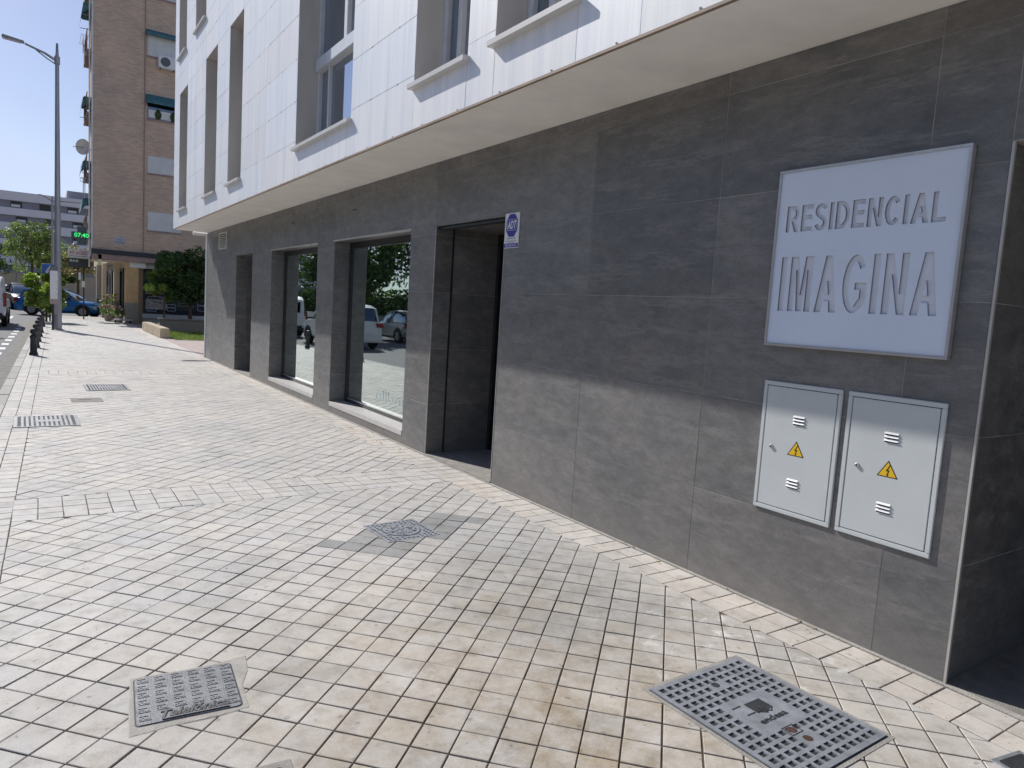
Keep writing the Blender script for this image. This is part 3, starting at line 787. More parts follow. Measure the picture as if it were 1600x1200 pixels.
def cabinet():
    """origin at lower left (as seen) corner on the wall; u to the right = -Y"""
    root = thing('electrical_cabinet', 'x', 'electrical cabinet', (XW, 2.4885, .548), 0, 'pale electrical cabinets on the dark wall')
    Wd, Hd = .472, .728
    fr = lambda u, v, q: (-q, -u, v)
    m = MB(); e = .024
    for (a, b, c, d_) in ((0, Wd, Hd-e, Hd), (0, Wd, 0, e), (0, e, e, Hd-e), (Wd-e, Wd, e, Hd-e)):
        m.box(a, b, c, d_, .0, .0125, b=.003, fr=fr)
    m.build('frame', M['cabinet'], root)
    m = MB(); m.box(e*.9, Wd-e*.9, e*.9, Hd-e*.9, 0.001, .004, fr=fr); m.build('gap', M['black'], root)
    m = MB(); g_ = .0035
    m.box(e+g_, Wd-e-g_, e+g_, Hd-e-g_, .005, .0115, b=.002, fr=fr); dr_ = m.build('door', M['cabinet'], root)
    for (uc, vt) in ((.207+.032, .555), (.207+.030, .206)):
        m = MB()
        for k in range(3):
            z = vt-k*.0175
            vs = [(uc-.034, z, .0117), (uc+.034, z, .0117), (uc+.034, z-.0095, .0185), (uc-.034, z-.0095, .0185), (uc-.034, z-.0105, .0117), (uc+.034, z-.0105, .0117)]
            m.add([fr(*p) for p in vs], [(0, 1, 2, 3), (3, 2, 5, 4), (0, 3, 4), (1, 5, 2)])
            m.box(uc-.033, uc+.033, z-.0168, z-.0106, .0112, .0122, m=1, fr=fr)
        m.build('louvre', [M['white'], M['black']], dr_)
    tri = [(.187, .334), (.290, .334), (.2385, .417)]
    m = MB(); m.prism(tri, .0112, .0122, fr=fr, bottom=True); ws = m.build('warning_sign', M['black'], dr_)
    c_ = (.2385, .3617)
    t2 = [(c_[0]+(p[0]-c_[0])*.84, c_[1]+(p[1]-c_[1])*.84) for p in tri]
    m = MB(); m.prism(t2, .0122, .0126, m=0, fr=fr)
    bolt = [(.246, .395), (.229, .362), (.240, .364), (.236, .346), (.233, .347), (.2385, .338), (.2455, .348), (.2415, .3475), (.2475, .370), (.2385, .3685), (.250, .393)]
    m.prism(bolt, .0126, .0130, m=1, fr=fr)
    m.build('sign_face', [M['yellow'], M['black']], dr_)
    m = MB(); m.lathe([(.011, 0), (.011, .007), (.009, .009), (.0, .009)], n=18, fr=lambda a, b, c: (-.0112-c, -.084-a, .362+b))
    m.build('lock', M['alu'], dr_, smooth=True)
    m = MB(); m.box(.081, .087, .356, .368, .0201, .0208, fr=fr); m.build('keyhole', M['black'], dr_)
    return root
cb = cabinet()
cb['label'] = 'pale electrical cabinet with yellow warning triangle, the one nearer the doorway'
cb2 = copy_tree(cb); cb2.location = (XW, 1.985, .548)
cb2['label'] = 'pale electrical cabinet with yellow warning triangle, the one nearer the stone corner edge'

al = thing('alarm_sign', 'small white alarm company sign with blue octagon reading ADT beside the dark doorway', 'sign', (XW, 5.21, 2.28))
AO = (XW, 5.21, 2.28)
fA = lambda u, v, q: (XW-.001-q, 5.316-u, 2.130+v)
AW, AH = .224, .302
m = MB(); m.box(0, AW, 0, AH, 0, .006, b=.001, fr=fA); m.build('plate', M['white'], al, AO)
m = MB(); cu_, cv_, a_, b_ = .112, .195, .088, .098
pts = [(cu_+a_*x, cv_+b_*y) for x, y in ((-.45, -1), (.45, -1), (1, -.45), (1, .45), (.45, 1), (-.45, 1), (-1, .45), (-1, -.45))]
m.prism(pts, .006, .0068, fr=fA); m.box(.004, AW-.004, .006, .040, .006, .0068, fr=fA); m.build('blue_field', M['blue'], al, AO)
m = MB(); put_text(m, 'ADT', .13, .07, lambda u, v, q: fA(cu_-.068+u+v*.12, .165+v, .0069+q), .0005, bold=.03)
for (a, b, c, d_) in ((.040, .184, .152, .155), (.040, .184, .244, .247), (.040, .043, .155, .244), (.181, .184, .155, .244)): m.box(a, b, c, d_, .0069, .0073, fr=fA)
m.build('logo_lettering', M['white'], al, AO); m = MB()
put_text(m, '902 48 05 07', .17, .020, lambda u, v, q: fA(.027+u, .013+v, .0069+q), .0005, bold=.01)
m.build('phone_number', M['white'], al, AO)
m = MB(); put_text(m, 'Security', .10, .022, lambda u, v, q: fA(.045+u, .072+v, .0061+q), .0005, bold=.01)
m.lathe([(.009, 0), (.009, .0006)], n=8, fr=lambda a, b, c: fA(.165+a, .085+b, .0061+c))
put_text(m, 'PROTEGIDO POR ALARMA', .16, .009, lambda u, v, q: fA(.030+u, .056+v, .0061+q), .0004)
put_text(m, 'CONECTADA', .11, .008, lambda u, v, q: fA(.050+u, .045+v, .0061+q), .0004)
m.build('small_print', pm('sign_print_grey', (.12, .12, .2), .5), al, AO)

# ------------------------------------------------------------------ covers in the pavement
def cover_root(name, label, cat, x, y, rot, group='metal covers and grates let into the pavement'):
    return thing(name, label, cat, (x, y, 0), rot, group)
# telephone chamber cover
tl = cover_root('telephone_cover', 'square blue-grey iron cover with raised pattern and the word Telefónica in the foreground paving', 'access cover', .4725, 2.836, R(-4.5))
m = MB()
cp = [(-.205, -.232), (-.05, -.215), (.10, -.212), (.205, -.196), (.205, -.02), (.242, .09), (.252, .225), (.12, .196), (-.02, .193), (-.195, .196), (-.200, .05), (-.203, -.1)]
m.prism(cp, -.006, .0028, 0, 1.0, inset=.004, drop=.002); m.build('mortar_collar', M['concrete'], tl)
def rrect(a, b, r, n=5):
    p = []
    for (cx, cy_, s0) in ((a-r, -b+r, -90), (a-r, b-r, 0), (-a+r, b-r, 90), (-a+r, -b+r, 180)):
        for k in range(n+1): t = R(s0+90*k/n); p.append((cx+r*math.cos(t), cy_+r*math.sin(t)))
    return p
m = MB(); m.prism(rrect(.184, .180, .02), .0, .0034); rim = m.build('rim_gap', M['iron_dark'], tl)
m = MB(); m.prism(rrect(.180, .176, .018), .0, .0062, 0, .50, inset=.002, drop=.002)
for i in range(6):
    for j in range(6):
        x, y_ = -.152+i*.0615, .150-j*.056
        if i in (1,) and j > 4: continue
        if i in (2, 3, 4) and j > 4-(i == 3)*0 and i != 5: 
            continue
        if i == 0 and j > 5: continue
        for (a, b, c, d_) in ((-.018, .012, .010, .016), (.012, .018, -.006, .016), (-.004, .018, -.012, -.006), (-.018, -.012, -.008, .004), (-.008, -.002, -.002, .004), (-.018, .002, -.020, -.015), (.004, .022, -.020, -.016)):
            m.box(x+a, x+b, y_+c, y_+d_, .006, .0082, 0, .55)
m.box(-.095, .135, -.168, -.160, .006, .0105, 0, .35)
put_text(m, 'Telefónica', .235, .052, lambda u, v, q: (-.098+u, -.156+v, .006+q), .0035, t=.18, bold=.035, shear=.35)
m.build('cover_plate', M['iron'], tl, fix=False)
# electricity chamber cover
ed = cover_root('electricity_cover', 'large rectangular iron cover with square pockets and the word endesa', 'access cover', 2.452, 1.638, R(1.2))
A2, B2 = .298, .356
m = MB(); m.prism([(-A2-.02, -B2-.02), (A2+.02, -B2-.02), (A2+.02, B2+.02), (-A2-.02, B2+.02)], -.004, .0018, 0, .8); m.build('mortar_collar', M['concrete'], ed)
m = MB(); m.prism([(-A2, -B2), (A2, -B2), (A2, B2), (-A2, B2)], 0, .0022); m.build('rim_gap', M['iron_dark'], ed)
m = MB()
nx_, ny_ = 12, 15; mar = .020
px_, py_ = (2*A2-2*mar)/nx_, (2*B2-2*mar)/ny_
ZT, ZB = .0075, .0008
def cell_top(x0, x1, y0, y1): m.quad((x0, y0, ZT), (x1, y0, ZT), (x1, y1, ZT), (x0, y1, ZT), 0)
a0 = A2-.004; b0_ = B2-.004
cell_top(-a0, a0, B2-mar, b0_); cell_top(-a0, a0, -b0_, -B2+mar); cell_top(-a0, -A2+mar, -B2+mar, B2-mar); cell_top(A2-mar, a0, -B2+mar, B2-mar)
for (p, q2) in (((-a0, -b0_), (a0, -b0_)), ((a0, -b0_), (a0, b0_)), ((a0, b0_), (-a0, b0_)), ((-a0, b0_), (-a0, -b0_))):
    m.quad((p[0], p[1], 0), (q2[0], q2[1], 0), (q2[0], q2[1], ZT), (p[0], p[1], ZT), 0)
solid = set()
for i in range(nx_):
    for j in range(ny_):
        if (i in (4, 5, 6, 7, 8) and j in (7, 8)) or (i in (3, 4, 5, 6, 7) and j in (9,)) or (i in (5, 6) and j in (11, 10)): pass
logo = {(i, j) for i in range(3, 9) for j in range(5, 10)}|{(5, 12), (6, 12), (5, 3), (6, 3), (5, 2), (6, 2)}
for i in range(nx_):
    for j in range(ny_):
        x0 = -A2+mar+i*px_; y0 = -B2+mar+j*py_; x1, y1 = x0+px_, y0+py_
        if (i, j) in logo: cell_top(x0, x1, y0, y1); continue
        hx, hy = px_*.15, py_*.20
        a, b, c, d_ = x0+hx, x1-hx, y0+hy, y1-hy
        o_ = [(x0, y0), (x1, y0), (x1, y1), (x0, y1)]; i_ = [(a, c), (b, c), (b, d_), (a, d_)]; sl_ = .003
        b_i = [(a+sl_, c+sl_), (b-sl_, c+sl_), (b-sl_, d_-sl_), (a+sl_, d_-sl_)]
        for k in range(4):
            l = (k+1) % 4
            m.quad((*o_[k], ZT), (*o_[l], ZT), (*i_[l], ZT), (*i_[k], ZT), 0)
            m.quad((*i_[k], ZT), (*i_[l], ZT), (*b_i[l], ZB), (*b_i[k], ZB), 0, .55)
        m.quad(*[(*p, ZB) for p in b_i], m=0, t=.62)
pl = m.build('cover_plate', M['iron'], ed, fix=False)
m = MB(); m.box(-.035, .065, .0, .072, ZT, ZT+.0006)
for k, (a, b) in enumerate(((-.11, .055), (-.09, -.005), (-.075, -.065))):
    m.box(a, a+.052, b+.012, b+.020, ZT, ZT+.0007)
m.build('logo_field', M['iron_dark'], ed)
m = MB(); put_text(m, 'endesa', .165, .032, lambda u, v, q: (-.085+u, -.062+v+u*.0, ZT+q), .0015, bold=.02)
for k in range(5):
    a = R(30+k*30); m.prism([(.02+.012*math.cos(a)-.003*math.sin(a), -.02+.012*math.sin(a)+.003*math.cos(a)), (.02+.012*math.cos(a)+.003*math.sin(a), -.02+.012*math.sin(a)-.003*math.cos(a)), (.02+.052*math.cos(a), -.02+.052*math.sin(a))], ZT, ZT+.0024)
m.build('lettering', M['iron_dark'], ed)
for (x, y_) in ((-.012, .235), (-.015, -.140), (-.01, -.205)):
    m = MB(); m.lathe([(.021, 0), (.019, .0012), (.010, .0016), (.0, .0010)], c=(x, y_, ZT-.0004), n=14); m.build('lifting_hole', M['rust'] if y_ < .2 else M['iron_dark'], ed)
m = MB()
for (a, b, c, d_) in ((-.05, .02, -.118, -.114), (-.05, .02, -.168, -.164), (-.05, -.046, -.164, -.118), (.016, .02, -.164, -.118)): m.box(a, b, c, d_, ZT, ZT+.001)
m.build('hole_frame', M['iron_dark'], ed)

# round cover in a square bumpy frame
rc = cover_root('round_cover', 'small round iron cover in a square studded frame set in darker grey tiles', 'access cover', 2.10, 4.375, R(3))
m = MB()
ring = [(.19, -.19), (.19, .19), (-.19, .19), (-.19, -.19)]
m.prism([(-.20, -.20), (.20, -.20), (.20, .20), (-.20, .20)], -.004, .0025)
for k in range(11):
    for l in range(11):
        x, y_ = -.172+k*.0344, -.172+l*.0344
        if math.hypot(x, y_) < .152: continue
        m.box(x-.009, x+.009, y_-.009, y_+.009, .0025, .0065)
m.build('frame', M['iron'], rc, fix=False)
m = MB(); m.lathe([(.138, 0), (.138, .0032)], n=40); m.build('rim_gap', M['iron_dark'], rc)
m = MB(); m.lathe([(.130, 0), (.130, .0055), (.118, .0055), (.118, .0045), (.0, .0045)], n=40)
for k in range(70):
    a = random.uniform(0, 6.283); r_ = .108*math.sqrt(random.random()); x, y_ = r_*math.cos(a), r_*math.sin(a)
    m.box(x-.006, x+.006, y_-.009, y_+.009, .0045, .008)
m.build('lid', M['iron'], rc, fix=False)

def drain(root, w_, l_, nb, md=M['iron_dark']):
    m = MB(); m.prism([(-w_, -l_), (w_, -l_), (w_, l_), (-w_, l_)], -.004, .002); m.build('rim_gap', M['iron_dark'], root)
    m = MB()
    for (a, b, c, d_) in ((-w_+.004, w_-.004, l_-.04, l_-.004), (-w_+.004, w_-.004, -l_+.004, -l_+.04), (-w_+.004, -w_+.04, -l_+.04, l_-.04), (w_-.04, w_-.004, -l_+.04, l_-.04)): m.box(a, b, c, d_, .002, .008)
    m.box(-w_*.35, w_*.45, -.07, .07, .002, .009)
    st = (2*w_-.08)/nb
    for k in range(1, nb):
        x = -w_+.04+k*st; m.box(x-st*.28, x+st*.28, -l_+.04, l_-.04, .002, .0075)
    for k in range(1, 9): yy = -l_+.04+k*(2*l_-.08)/9; m.box(-w_+.04, w_-.04, yy-.006, yy+.006, .002, .0068)
    m.t = [.62]*len(m.t)
    m.build('cover_plate', M['iron'], root, fix=False)
dg1 = cover_root('drain_grate', 'ribbed metal grate beside the kerb band, the nearer of the two ribbed grates', 'grate', .058, 9.56, R(1)); drain(dg1, .315, .385, 12)
dg2 = cover_root('drain_grate', 'ribbed metal grate farther up the pavement, the farther of the two ribbed grates', 'grate', .87, 12.71, R(1)); drain(dg2, .30, .39, 14)
fc = cover_root('flat_cover', 'plain flat grey cover between the two ribbed metal grates', 'access cover', .535, 11.29, R(1))
m = MB(); m.prism([(-.19, -.21), (.19, -.21), (.19, .21), (-.19, .21)], -.004, .003, 0, .6, inset=.004, drop=.002); m.build('cover_plate', M['concrete'], fc)
m = MB(); m.box(-.10, .06, .03, .05, .003, .0055); m.build('lifting_slot', M['iron_dark'], fc)
bc = cover_root('corner_cover', 'dark metal cover edge cut off at the bottom of the foreground paving', 'access cover', .50, 2.06, R(-4))
m = MB(); m.prism([(-.20, -.20), (.19, -.20), (.19, .20), (-.20, .20)], -.004, .004, 0, .8, inset=.004, drop=.002); m.build('cover_plate', M['concrete'], bc)
m = MB(); m.prism(rrect(.155, .165, .015), .003, .0055, 0, .5); m.build('lid', M['iron_dark'], bc)
rb = cover_root('edge_cover', 'rough little metal valve cover at the lower right corner by the wall band', 'access cover', 3.035, .91, R(-10))
m = MB(); m.prism([(-.09, -.09), (.09, -.09), (.09, .09), (-.09, .09)], -.004, .004, 0, .9, inset=.003, drop=.002); m.build('frame', M['iron'], rb)
m = MB(); m.prism(rrect(.07, .07, .01), .003, .006, 0, .5); m.build('lid', M['iron_dark'], rb)

# dry leaves along the wall
m = MB()
for k in range(46):
    c = random.choice([(3.2, 7.9), (3.15, 8.2), (3.3, 7.6), (3.34, 3.4), (3.3, 10), (3.6, 5.8), (3.36, 2.2)])
    x = c[0]+random.gauss(0, .09); y_ = c[1]+random.gauss(0, .5); x = min(x, 3.40) if c[0] < 3.5 else x
    a = random.uniform(0, 6.28); s_ = random.uniform(.006, .016)
    p = [(x+s_*math.cos(a+b)*k2, y_+s_*math.sin(a+b)*k2) for b, k2 in ((0, 1.5), (1.57, .6), (3.14, 1.2), (4.71, .6))]
    m.add([(*p[0], .014), (*p[1], .006+random.random()*.008), (*p[2], .006), (*p[3], .012)], [(0, 1, 2, 3)], 0, (random.uniform(.5, 1.6),)*3)
tag(m.build('leaf_litter', M['litter'], fix=False), 'tiny dry leaves scattered along the foot of the dark wall', 'leaf litter', kind='stuff')

# ------------------------------------------------------------------ trees
def tree(name, label, x, y, z0, height, rx, rz, mat, n=5000, leaf=.09, clumps=26, trunk=.12, crown_z=None, group=None, lean=0, ry=None, sparse=1.0, limbs=True):
    rs = np.random.default_rng(int(abs(x*971+y*337))+3)
    root = thing(name, label, 'tree', (x, y, z0), 0, group)
    cz = crown_z if crown_z is not None else height-rz
    ry = ry or rx
    cs = []
    for k in range(clumps):
        d = rs.normal(size=3); d /= np.linalg.norm(d); r_ = rs.uniform(.35, 1.0)**.6
        c = np.array([d[0]*rx*r_*.92, d[1]*ry*r_*.92, cz+d[2]*rz*r_*.92]); cs.append(c)
    cs = np.array(cs)
    per = n//clumps; V = []; T = []
    for c in cs:
        br = rs.uniform(.55, 1.35); rad = rs.uniform(.16, .46)*min(rx, rz)*1.15*sparse
        d = rs.normal(size=(per, 3)); d /= np.linalg.norm(d, axis=1)[:, None]
        p = c+d*(rad*rs.uniform(.25, 1.0, size=(per, 1))**.7)*np.array([1, 1, .75])
        a = rs.normal(size=(per, 3)); a /= np.linalg.norm(a, axis=1)[:, None]
        b = np.cross(a, rs.normal(size=(per, 3))); b /= np.linalg.norm(b, axis=1)[:, None]
        s_ = leaf*rs.uniform(.6, 1.3, size=(per, 1))
        V.append(np.stack([p-a*s_, p+b*s_*.42, p+a*s_, p-b*s_*.42], 1)); T += [br*q for q in rs.uniform(.75, 1.25, size=per)]
    V = np.concatenate(V).reshape(-1, 3)
    V[:, 2] = np.maximum(V[:, 2], .15)
    me = bpy.data.meshes.new('crown'); nf = len(V)//4
    me.vertices.add(len(V)); me.vertices.foreach_set('co', V.ravel())
    me.loops.add(len(V)); me.loops.foreach_set('vertex_index', np.arange(len(V)))
    me.polygons.add(nf); me.polygons.foreach_set('loop_start', np.arange(nf)*4); me.polygons.foreach_set('loop_total', np.full(nf, 4))
    me.materials.append(mat); me.update(calc_edges=True)
    at = me.color_attributes.new('tint', 'FLOAT_COLOR', 'CORNER')
    t = np.repeat(np.array(T), 4); at.data.foreach_set('color', np.stack([t, t, t*.95, np.ones_like(t)], 1).ravel())
    cr = bpy.data.objects.new('crown', me); col.objects.link(cr); cr.parent = root
    m = MB(); th = cz-rz*.45
    m.tube([(0, 0, -.05), (lean*.3, .02, th*.4), (lean*.6, -.03, th*.8), (lean, 0, th)], [trunk, trunk*.8, trunk*.7, trunk*.6], 9)
    if limbs:
        for c in cs[::2]:
            mid = (np.array([lean, 0, th])+c)/2+rs.normal(size=3)*.08*rx
            m.tube([(lean*.9, 0, th-.05), tuple(mid), tuple(c)], [trunk*.45, trunk*.25, trunk*.08], 5)
    m.build('trunk', M['bark'], root, smooth=True)
    return root

# ------------------------------------------------------------------ street furniture
def bollard():
    r_ = thing('bollard', 'x', 'bollard', (0, 0, 0), 0, 'black bollards in a row along the kerb')
    m = MB(); m.lathe([(.085, 0), (.085, .05), (.068, .07), (.062, .36), (.074, .38), (.074, .42), (.058, .44), (.052, .455)], n=18); m.build('post', M['bollard'], r_, smooth=True)
    m = MB(); m.lathe([(.02, .45), (.052, .47), (.068, .51), (.064, .55), (.040, .58), (.0, .588)], n=18); m.build('ball_top', M['bollard'], r_, smooth=True)
    return r_
b0 = bollard()
ys = [18.65, 20.95, 23.2, 25.4, 27.6, 31.6]
ords = ['nearest', 'second nearest', 'third nearest', 'fourth nearest', 'fifth nearest', 'farthest']
for k, yy in enumerate(ys):
    b = b0 if k == 0 else copy_tree(b0)
    b.location = (xi(yy)-.16, yy, 0); b['label'] = 'black ball-topped bollard beside the kerb, the %s in the row' % ords[k]

lp = thing('street_lamp', 'tall grey street lamp with a single flat lantern on an arm over the road', 'street lamp', (.52, 29.6, 0))
m = MB(); m.lathe([(.20, 0), (.20, .02), (.125, .03), (.12, 1.6), (.112, 1.7), (.085, 5.0), (.065, 8.0), (.06, 9.3), (.045, 9.42), (.035, 9.72), (.0, 9.76)], n=18); m.build('pole', M['lamp'], lp, smooth=True)
m = MB(); m.tube([(0, 0, 9.15), (-.35, 0, 9.33), (-.9, 0, 9.50)], [.045, .038, .032], 10)
m.tube([(0, 0, 9.02), (-.30, 0, 9.18), (-.60, 0, 9.38)], [.02, .02, .02], 8)
m.lathe([(.085, 9.05), (.085, 9.3)], n=14); m.build('arm', M['lamp'], lp, smooth=True)
m = MB(); m.box(-.5, .5, -.14, .14, -.035, .035, b=.03, fr=lambda a, b, c: (-1.22+a*.62, b*(1-.25*a), 9.53+c*(1-.4*a)-a*.06+.03)); m.build('lantern', M['lamp'], lp)
m = MB(); m.box(-.28, .22, -.10, .10, -.008, 0, fr=lambda a, b, c: (-1.22+a, b, 9.515+c-a*.06)); m.build('lens', M['lampglass'], lp)
m = MB(); m.box(-.10, -.02, -.16, -.12, .55, 1.0); m.build('access_hatch', M['lamp'], lp)

nb = thing('notice_board', 'tall narrow white board strapped to the street lamp pole', 'notice board', (.40, 29.35, 0))
m = MB(); m.box(-.11, .11, -.03, .03, 1.08, 2.06, b=.006); m.build('board', M['white'], nb)
m = MB(); m.box(-.12, .13, -.035, .035, 2.06, 2.20, b=.006); m.build('cap', pm('grey_cap', (.16, .18, .17), .6), nb)
m = MB()
for z in (1.25, 1.45, 1.68): m.lathe([(.012, 0), (.012, .006)], n=8, fr=lambda a, b, c, z=z: (.07+a, -.031-c, z+b))
m.build('bolt', M['black'], nb)
m = MB(); m.box(-.12, .13, -.032, .032, .90, 1.08); m.build('sticker', pm('torn_sticker', (.38, .30, .28), .7, var=.5, scale=30), nb)
m = MB(); m.tube([(-.03, 0, -.02), (-.03, 0, .9)], .035, 10); m.build('post', M['bollard'], nb)

ps = thing('pedestrian_crossing_sign', 'blue square pedestrian crossing sign on a dark green post behind the lamp', 'traffic sign', (.36, 36.5, 0))
m = MB(); m.tube([(0, 0, -.02), (0, 0, 2.35)], .035, 10); m.build('post', M['green'], ps, smooth=True)
m = MB(); m.box(-.30, .32, -.06, -.04, 1.87, 2.46, b=.004); m.build('panel', M['signblue'], ps)
m = MB(); fP = lambda u, v, q: (u, -.06-q, 2.165+v)
m.prism([(-.25, -.20), (.27, -.20), (.01, .24)], .0, .002, fr=fP)
for (a, b, c, d_) in ((-.30, .32, .283, .295), (-.30, .32, -.295, -.283), (-.30, -.288, -.283, .283), (.308, .32, -.283, .283)): m.box(a, b, c, d_, 0, .002, fr=fP)
m.build('white_triangle', M['white'], ps)
m = MB()
m.lathe([(.028, 0), (.028, .002)], n=12, fr=lambda a, b, c: fP(.02+a, .12+b, .002+c))
for poly in ([(-.02, -.02), (.035, -.02), (.05, .09), (-.005, .09)], [(-.02, -.02), (.01, -.02), (-.06, -.17), (-.10, -.17)], [(.005, -.02), (.035, -.02), (.11, -.15), (.075, -.17)], [(-.005, .08), (.01, .06), (-.07, -.01), (-.08, .01)], [(.04, .08), (.04, .055), (.10, .0), (.115, .015)]):
    m.prism(poly, .002, .003, fr=fP)
m.build('walking_figure', M['black'], ps)

ss = thing('shop_sign_post', 'slim post with a white sign in red letters above a black sign', 'sign', (1.76, 40, 0))
m = MB(); m.tube([(0, 0, -.02), (0, 0, 2.55)], .03, 8); m.build('post', M['bollard'], ss)
m = MB(); m.box(-.65, .19, -.04, .04, 2.93, 3.34, b=.01); wp = m.build('white_panel', M['white'], ss)
m = MB(); put_text(m, 'AVD. de CADIZ', .72, .17, lambda u, v, q: (-.59+u, -.041-q, 3.09+v), .002, bold=.02); m.build('red_lettering', M['red'], ss)
m = MB(); put_text(m, 'CENTRO CLINICO MEDICO', .72, .06, lambda u, v, q: (-.59+u, -.041-q, 2.98+v), .002, bold=.01); m.build('small_lettering', M['black'], ss)
m = MB(); m.box(-.65, .19, -.04, .04, 2.48, 2.90, b=.01); m.build('black_panel', M['darkframe'], ss)
m = MB(); put_text(m, 'EAS', .34, .11, lambda u, v, q: (-.57+u, -.041-q, 2.73+v), .002, bold=.02); m.build('white_lettering', M['white'], ss)
m = MB(); m.box(-.22, -.12, -.045, -.02, 1.9, 2.25); m.box(-.09, .05, -.04, -.02, 1.55, 1.85); m.build('sticker', M['white'], ss)

pc = thing('pharmacy_cross', 'dark cross-shaped pharmacy display showing green digits 07:40 at the brick corner', 'pharmacy sign', (1.62, 38.5, 3.92))
m = MB(); m.box(-.42, .42, -.08, .08, -.145, .145, b=.01); m.box(-.185, .185, -.078, .078, .145, .40, b=.01); m.box(-.185, .185, -.078, .078, -.40, -.145, b=.01); m.build('body', M['crossbody'], pc)
m = MB(); put_text(m, '07:40', .56, .19, lambda u, v, q: (-.30+u, -.081-q, -.09+v), .003, bold=.01); m.build('digits', M['led'], pc)
m = MB(); m.box(.42, .64, -.02, .02, -.03, .03); m.build('bracket', M['bollard'], pc)

def far_lamp(label, x, y, h, arms):
    r_ = thing('street_lamp', label, 'street lamp', (x, y, 0))
    m = MB(); m.tube([(0, 0, 0), (0, 0, h)], [.11, .055], 8); m.build('pole', M['lamp'], r_)
    for a, dz in arms:
        m = MB(); m.tube([(0, 0, h-.35), (a*.5, 0, h-.15+dz*.5), (a, 0, h+dz)], [.05, .04, .03], 6); m.build('arm', M['lamp'], r_)
        m = MB(); m.box(min(a, a*1.35), max(a, a*1.35), -.1, .1, h+dz-.03, h+dz+.03, b=.01); m.build('lantern', M['lamp'], r_)
far_lamp('thin distant double-armed lamp right behind the tall grey lamp pole', .75, 60, 7.75, ((-.62, 0), (1.6, -.25)))
far_lamp('small distant lamp in front of the white block at the left', -1.7, 75, 6.3, ((-.35, .06),))

# ------------------------------------------------------------------ brick building
BB = thing('brick_apartment_building', 'tall brown brick apartment building with shops below across the side street', 'building', (2.0, 38, 0))
O_ = (2.0, 38, 0)
bx0, bx1, by0, by1, bz0, bz1 = 2.02, 16, 38, 41.5, 3.32, 22
wins = [(4.28, 5.72, 4.45, 5.32), (4.25, 5.70, 7.12, 7.92), (4.22, 5.68, 9.62, 10.62), (4.20, 5.66, 12.45, 13.4), (4.2, 5.66, 15.1, 16.1), (4.2, 5.66, 17.8, 18.8)]
wins2 = [(9.2, 10.6, a, b) for (_, _, a, b) in wins]
m = MB()
def wall_holes(m, us, vs, holes, P, mi=0):
    for a, b in zip(us[:-1], us[1:]):
        for c, d in zip(vs[:-1], vs[1:]):
            if any(a >= h[0]-1e-4 and b <= h[1]+1e-4 and c >= h[2]-1e-4 and d <= h[3]+1e-4 for h in holes): continue
            m.quad(P(a, c), P(b, c), P(b, d), P(a, d), mi)
m.quad((bx0, by0, bz0), (4.12, by0, bz0), (4.12, by0, bz1), (bx0, by0, bz1))
m.quad((4.12, by0, bz0), (4.12, by0+.07, bz0), (4.12, by0+.07, bz1), (4.12, by0, bz1))
HH = wins+wins2
us = sorted({4.12, bx1}|{h[0] for h in HH}|{h[1] for h in HH}); vs = sorted({bz0, bz1}|{h[2] for h in HH}|{h[3] for h in HH})
wall_holes(m, us, vs, HH, lambda a, b: (a, by0+.07, b))
m.quad((bx0, by0, bz0), (bx0, by1, bz0), (bx0, by1, bz1), (bx0, by0, bz1)); m.quad((bx1, by0, bz0), (bx1, by1, bz0), (bx1, by1, bz1), (bx1, by0, bz1)); m.quad((bx0, by1, bz0), (bx1, by1, bz0), (bx1, by1, bz1), (bx0, by1, bz1))
m.quad((bx0, by0, bz1), (bx1, by0, bz1), (bx1, by1, bz1), (bx0, by1, bz1))
m.build('wall', M['brick'], BB, O_, fix=False)
for i, (a, b, c, d_) in enumerate(HH):
    fr = MB(); fr.box(a, b, by0+.10, by0+.22, c-.0, d_, b=0)
    fr.box(a-.03, b+.03, by0+.03, by0+.12, c-.09, c-.002, m=1)
    open_ = i in (2,)
    wn = fr.build('window', [M['carglass'] if open_ else M['whiteframe'], M['browntrim']], BB, O_)
    if not open_:
        sh = MB()
        for k in range(int((d_-c)/.09)): sh.box(a+.05, b-.05, by0+.075, by0+.098, c+.02+k*.09, c+.10+k*.09)
        sh.build('shutter', M['shutter'], wn, O_)
    else:
        sh = MB(); sh.box(a+.05, b-.05, by0+.078, by0+.098, c+.05, c+.42); sh.build('curtain', M['white'], wn, O_)
        pt = MB()
        for px in (a+.45, a+1.1):
            pt.lathe([(.07, 0), (.12, .1), (.15, .25), (.05, .45)], c=(px, by0+.04, c+.01), n=8)
        pt.build('window_plants', M['leaf_dark'], wn, O_)
for (a, b, c, d_) in ((4.12, 5.8, 13.4, 13.62), (4.15, 5.8, 10.35, 10.72)):
    m = MB(); m.add([(a, by0+.06, d_), (b, by0+.06, d_), (b, by0-.28, c+.02), (a, by0-.28, c+.02), (a, by0-.28, c-.10), (b, by0-.28, c-.10)], [(0, 1, 2, 3), (3, 2, 5, 4)]); m.add([(a, by0+.06, d_), (a, by0-.28, c+.02), (a, by0+.06, c-.1)], [(0, 1, 2)])
    m.build('awning', M['teal'], BB, O_, fix=False)
m = MB(); m.box(bx0-.05, bx1, by0-.35, by0+.3, 3.12, 3.34, m=1); m.box(bx0-.02, bx1, by0-.30, by0+.3, 2.88, 3.12); m.box(bx0-.05, bx0+.3, by0+.3, by1, 3.0, 3.34, m=1)
m.build('ledge', [M['browntrim'], M['darktrim']], BB, O_)
